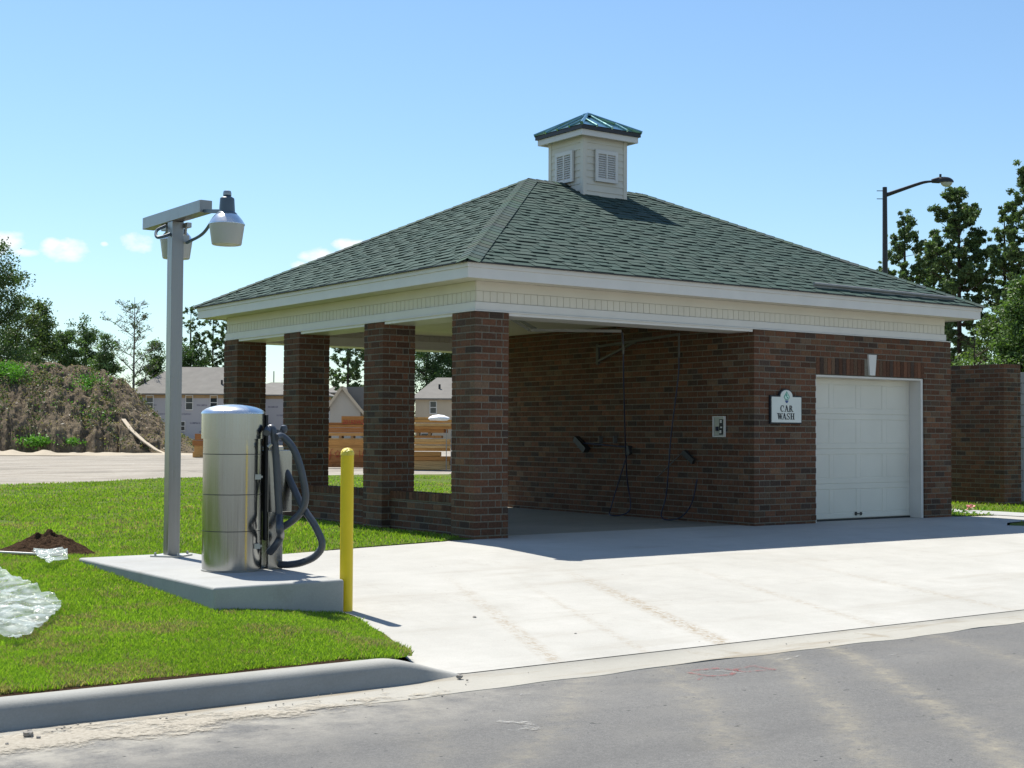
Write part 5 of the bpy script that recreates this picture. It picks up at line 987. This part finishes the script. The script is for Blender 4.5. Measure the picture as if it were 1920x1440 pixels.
# small weeds at the building's right corner
nw = 900; C = []; 
for _ in range(nw):
    X = random.uniform(8.78, 9.56); Y = random.uniform(-.1, 3.5)
    if float(fbm(NZ, np.array([X*2.5]), np.array([Y*2.5]))[0]) < .5: continue
    C.append((X, Y, random.uniform(.0, .12)))
C = np.array(C); V = quads(C, rng.uniform(.015, .04, len(C))); i0 = np.arange(len(C))*4
meshobj('weed_patch', V, np.stack([i0, i0+1, i0+2, i0+3], 1), M['leaf'], col=rng.uniform(.7, 1.3, (len(C), 1))*np.array([[.12, .24, .03]]), kind='stuff', label='scruffy weeds beside the right corner of the car wash', category='weeds')
# ------------------------------------------------------------------ sky, sun, exposure
SUN_EL = math.radians(60)
w = bpy.data.worlds.new('World'); S.world = w; w.use_nodes = True; nt = w.node_tree; bg = nt.nodes['Background']
sky = nt.nodes.new('ShaderNodeTexSky'); sky.sky_type = 'NISHITA'; sky.sun_disc = False; sky.sun_elevation = SUN_EL; sky.sun_rotation = 0.; sky.air_density = 1.15; sky.dust_density = .25; sky.ozone_density = 1.2; sky.altitude = 0
bg.inputs[1].default_value = .09
# small fair-weather clouds low over the horizon, placed by compass direction and height angle
tc = nt.nodes.new('ShaderNodeTexCoord'); nz = nt.nodes.new('ShaderNodeTexNoise'); nz.inputs['Scale'].default_value = 26; nz.inputs['Detail'].default_value = 7; nz.inputs['Roughness'].default_value = .6
mp = nt.nodes.new('ShaderNodeMapping'); mp.inputs['Scale'].default_value = (1, 1, 1.7); nt.links.new(tc.outputs['Generated'], mp.inputs[0]); nt.links.new(mp.outputs[0], nz.inputs['Vector'])
acc = None
def wm(op, a, b):
    x_ = nt.nodes.new('ShaderNodeMath'); x_.operation = op
    for s_, v_ in ((x_.inputs[0], a), (x_.inputs[1], b)):
        if hasattr(v_, 'links'): nt.links.new(v_, s_)
        else: s_.default_value = v_
    return x_.outputs[0]
for (cx_, cy_, rx_, ry_) in ((5, 455, 38, 22), (45, 474, 26, 9), (124, 468, 44, 20), (100, 458, 22, 12), (262, 455, 34, 18), (196, 458, 8, 5), (600, 480, 34, 16), (655, 461, 30, 12), (560, 498, 20, 8)):
    dr = (FW+RT*((cx_-960)/F)+UP*((720-cy_)/F)).normalized(); h_ = Vector((dr.y, -dr.x, 0)).normalized(); v_ = h_.cross(dr)
    terms = []
    for ax_, rr in ((h_, rx_/F), (v_, ry_/F)):
        vm = nt.nodes.new('ShaderNodeVectorMath'); vm.operation = 'DOT_PRODUCT'; nt.links.new(tc.outputs['Generated'], vm.inputs[0]); vm.inputs[1].default_value = tuple(ax_/rr); q_ = wm('SUBTRACT', vm.outputs['Value'], dr.dot(ax_)/rr); terms.append(wm('MULTIPLY', q_, q_))
    fm = nt.nodes.new('ShaderNodeVectorMath'); fm.operation = 'DOT_PRODUCT'; nt.links.new(tc.outputs['Generated'], fm.inputs[0]); fm.inputs[1].default_value = tuple(dr); ahead = wm('GREATER_THAN', fm.outputs['Value'], 0.)
    g_ = wm('MULTIPLY', wm('SUBTRACT', 1.25, wm('ADD', terms[0], terms[1])), ahead); acc = g_ if acc is None else wm('MAXIMUM', acc, g_)
mr = nt.nodes.new('ShaderNodeMapRange'); mr.inputs[1].default_value = .1; mr.inputs[2].default_value = 1.15; mr.inputs[4].default_value = .92
nt.links.new(wm('ADD', acc, wm('MULTIPLY', wm('SUBTRACT', nz.outputs['Fac'], .5), 5.5)), mr.inputs[0]); msk = wm('MULTIPLY', mr.outputs[0], wm('GREATER_THAN', acc, -.6))
mixc = nt.nodes.new('ShaderNodeMix'); mixc.data_type = 'RGBA'; nt.links.new(msk, mixc.inputs[0]); tint = nt.nodes.new('ShaderNodeMix'); tint.data_type = 'RGBA'; tint.blend_type = 'MULTIPLY'; tint.inputs[0].default_value = 1; nt.links.new(sky.outputs[0], tint.inputs[6]); tint.inputs[7].default_value = (.77, .92, 1.05, 1); nt.links.new(tint.outputs[2], mixc.inputs[6]); mixc.inputs[7].default_value = (7.2, 7.3, 7.4, 1); nt.links.new(mixc.outputs[2], bg.inputs[0])
sl = bpy.data.lights.new('sun', 'SUN'); sl.energy = 5.; sl.angle = math.radians(.53); sl.color = (1., .96, .88); so = bpy.data.objects.new('sun', sl); COL.objects.link(so); so.rotation_euler = (-(math.pi/2-SUN_EL), 0, 0)
S.view_settings.view_transform = 'Standard'; S.view_settings.look = 'None'; S.view_settings.exposure = .7; S.view_settings.gamma = 1
S.render.resolution_x = 1024; S.render.resolution_y = 768
S.cycles.use_denoising = True; S.cycles.max_bounces = 8; S.cycles.transparent_max_bounces = 12
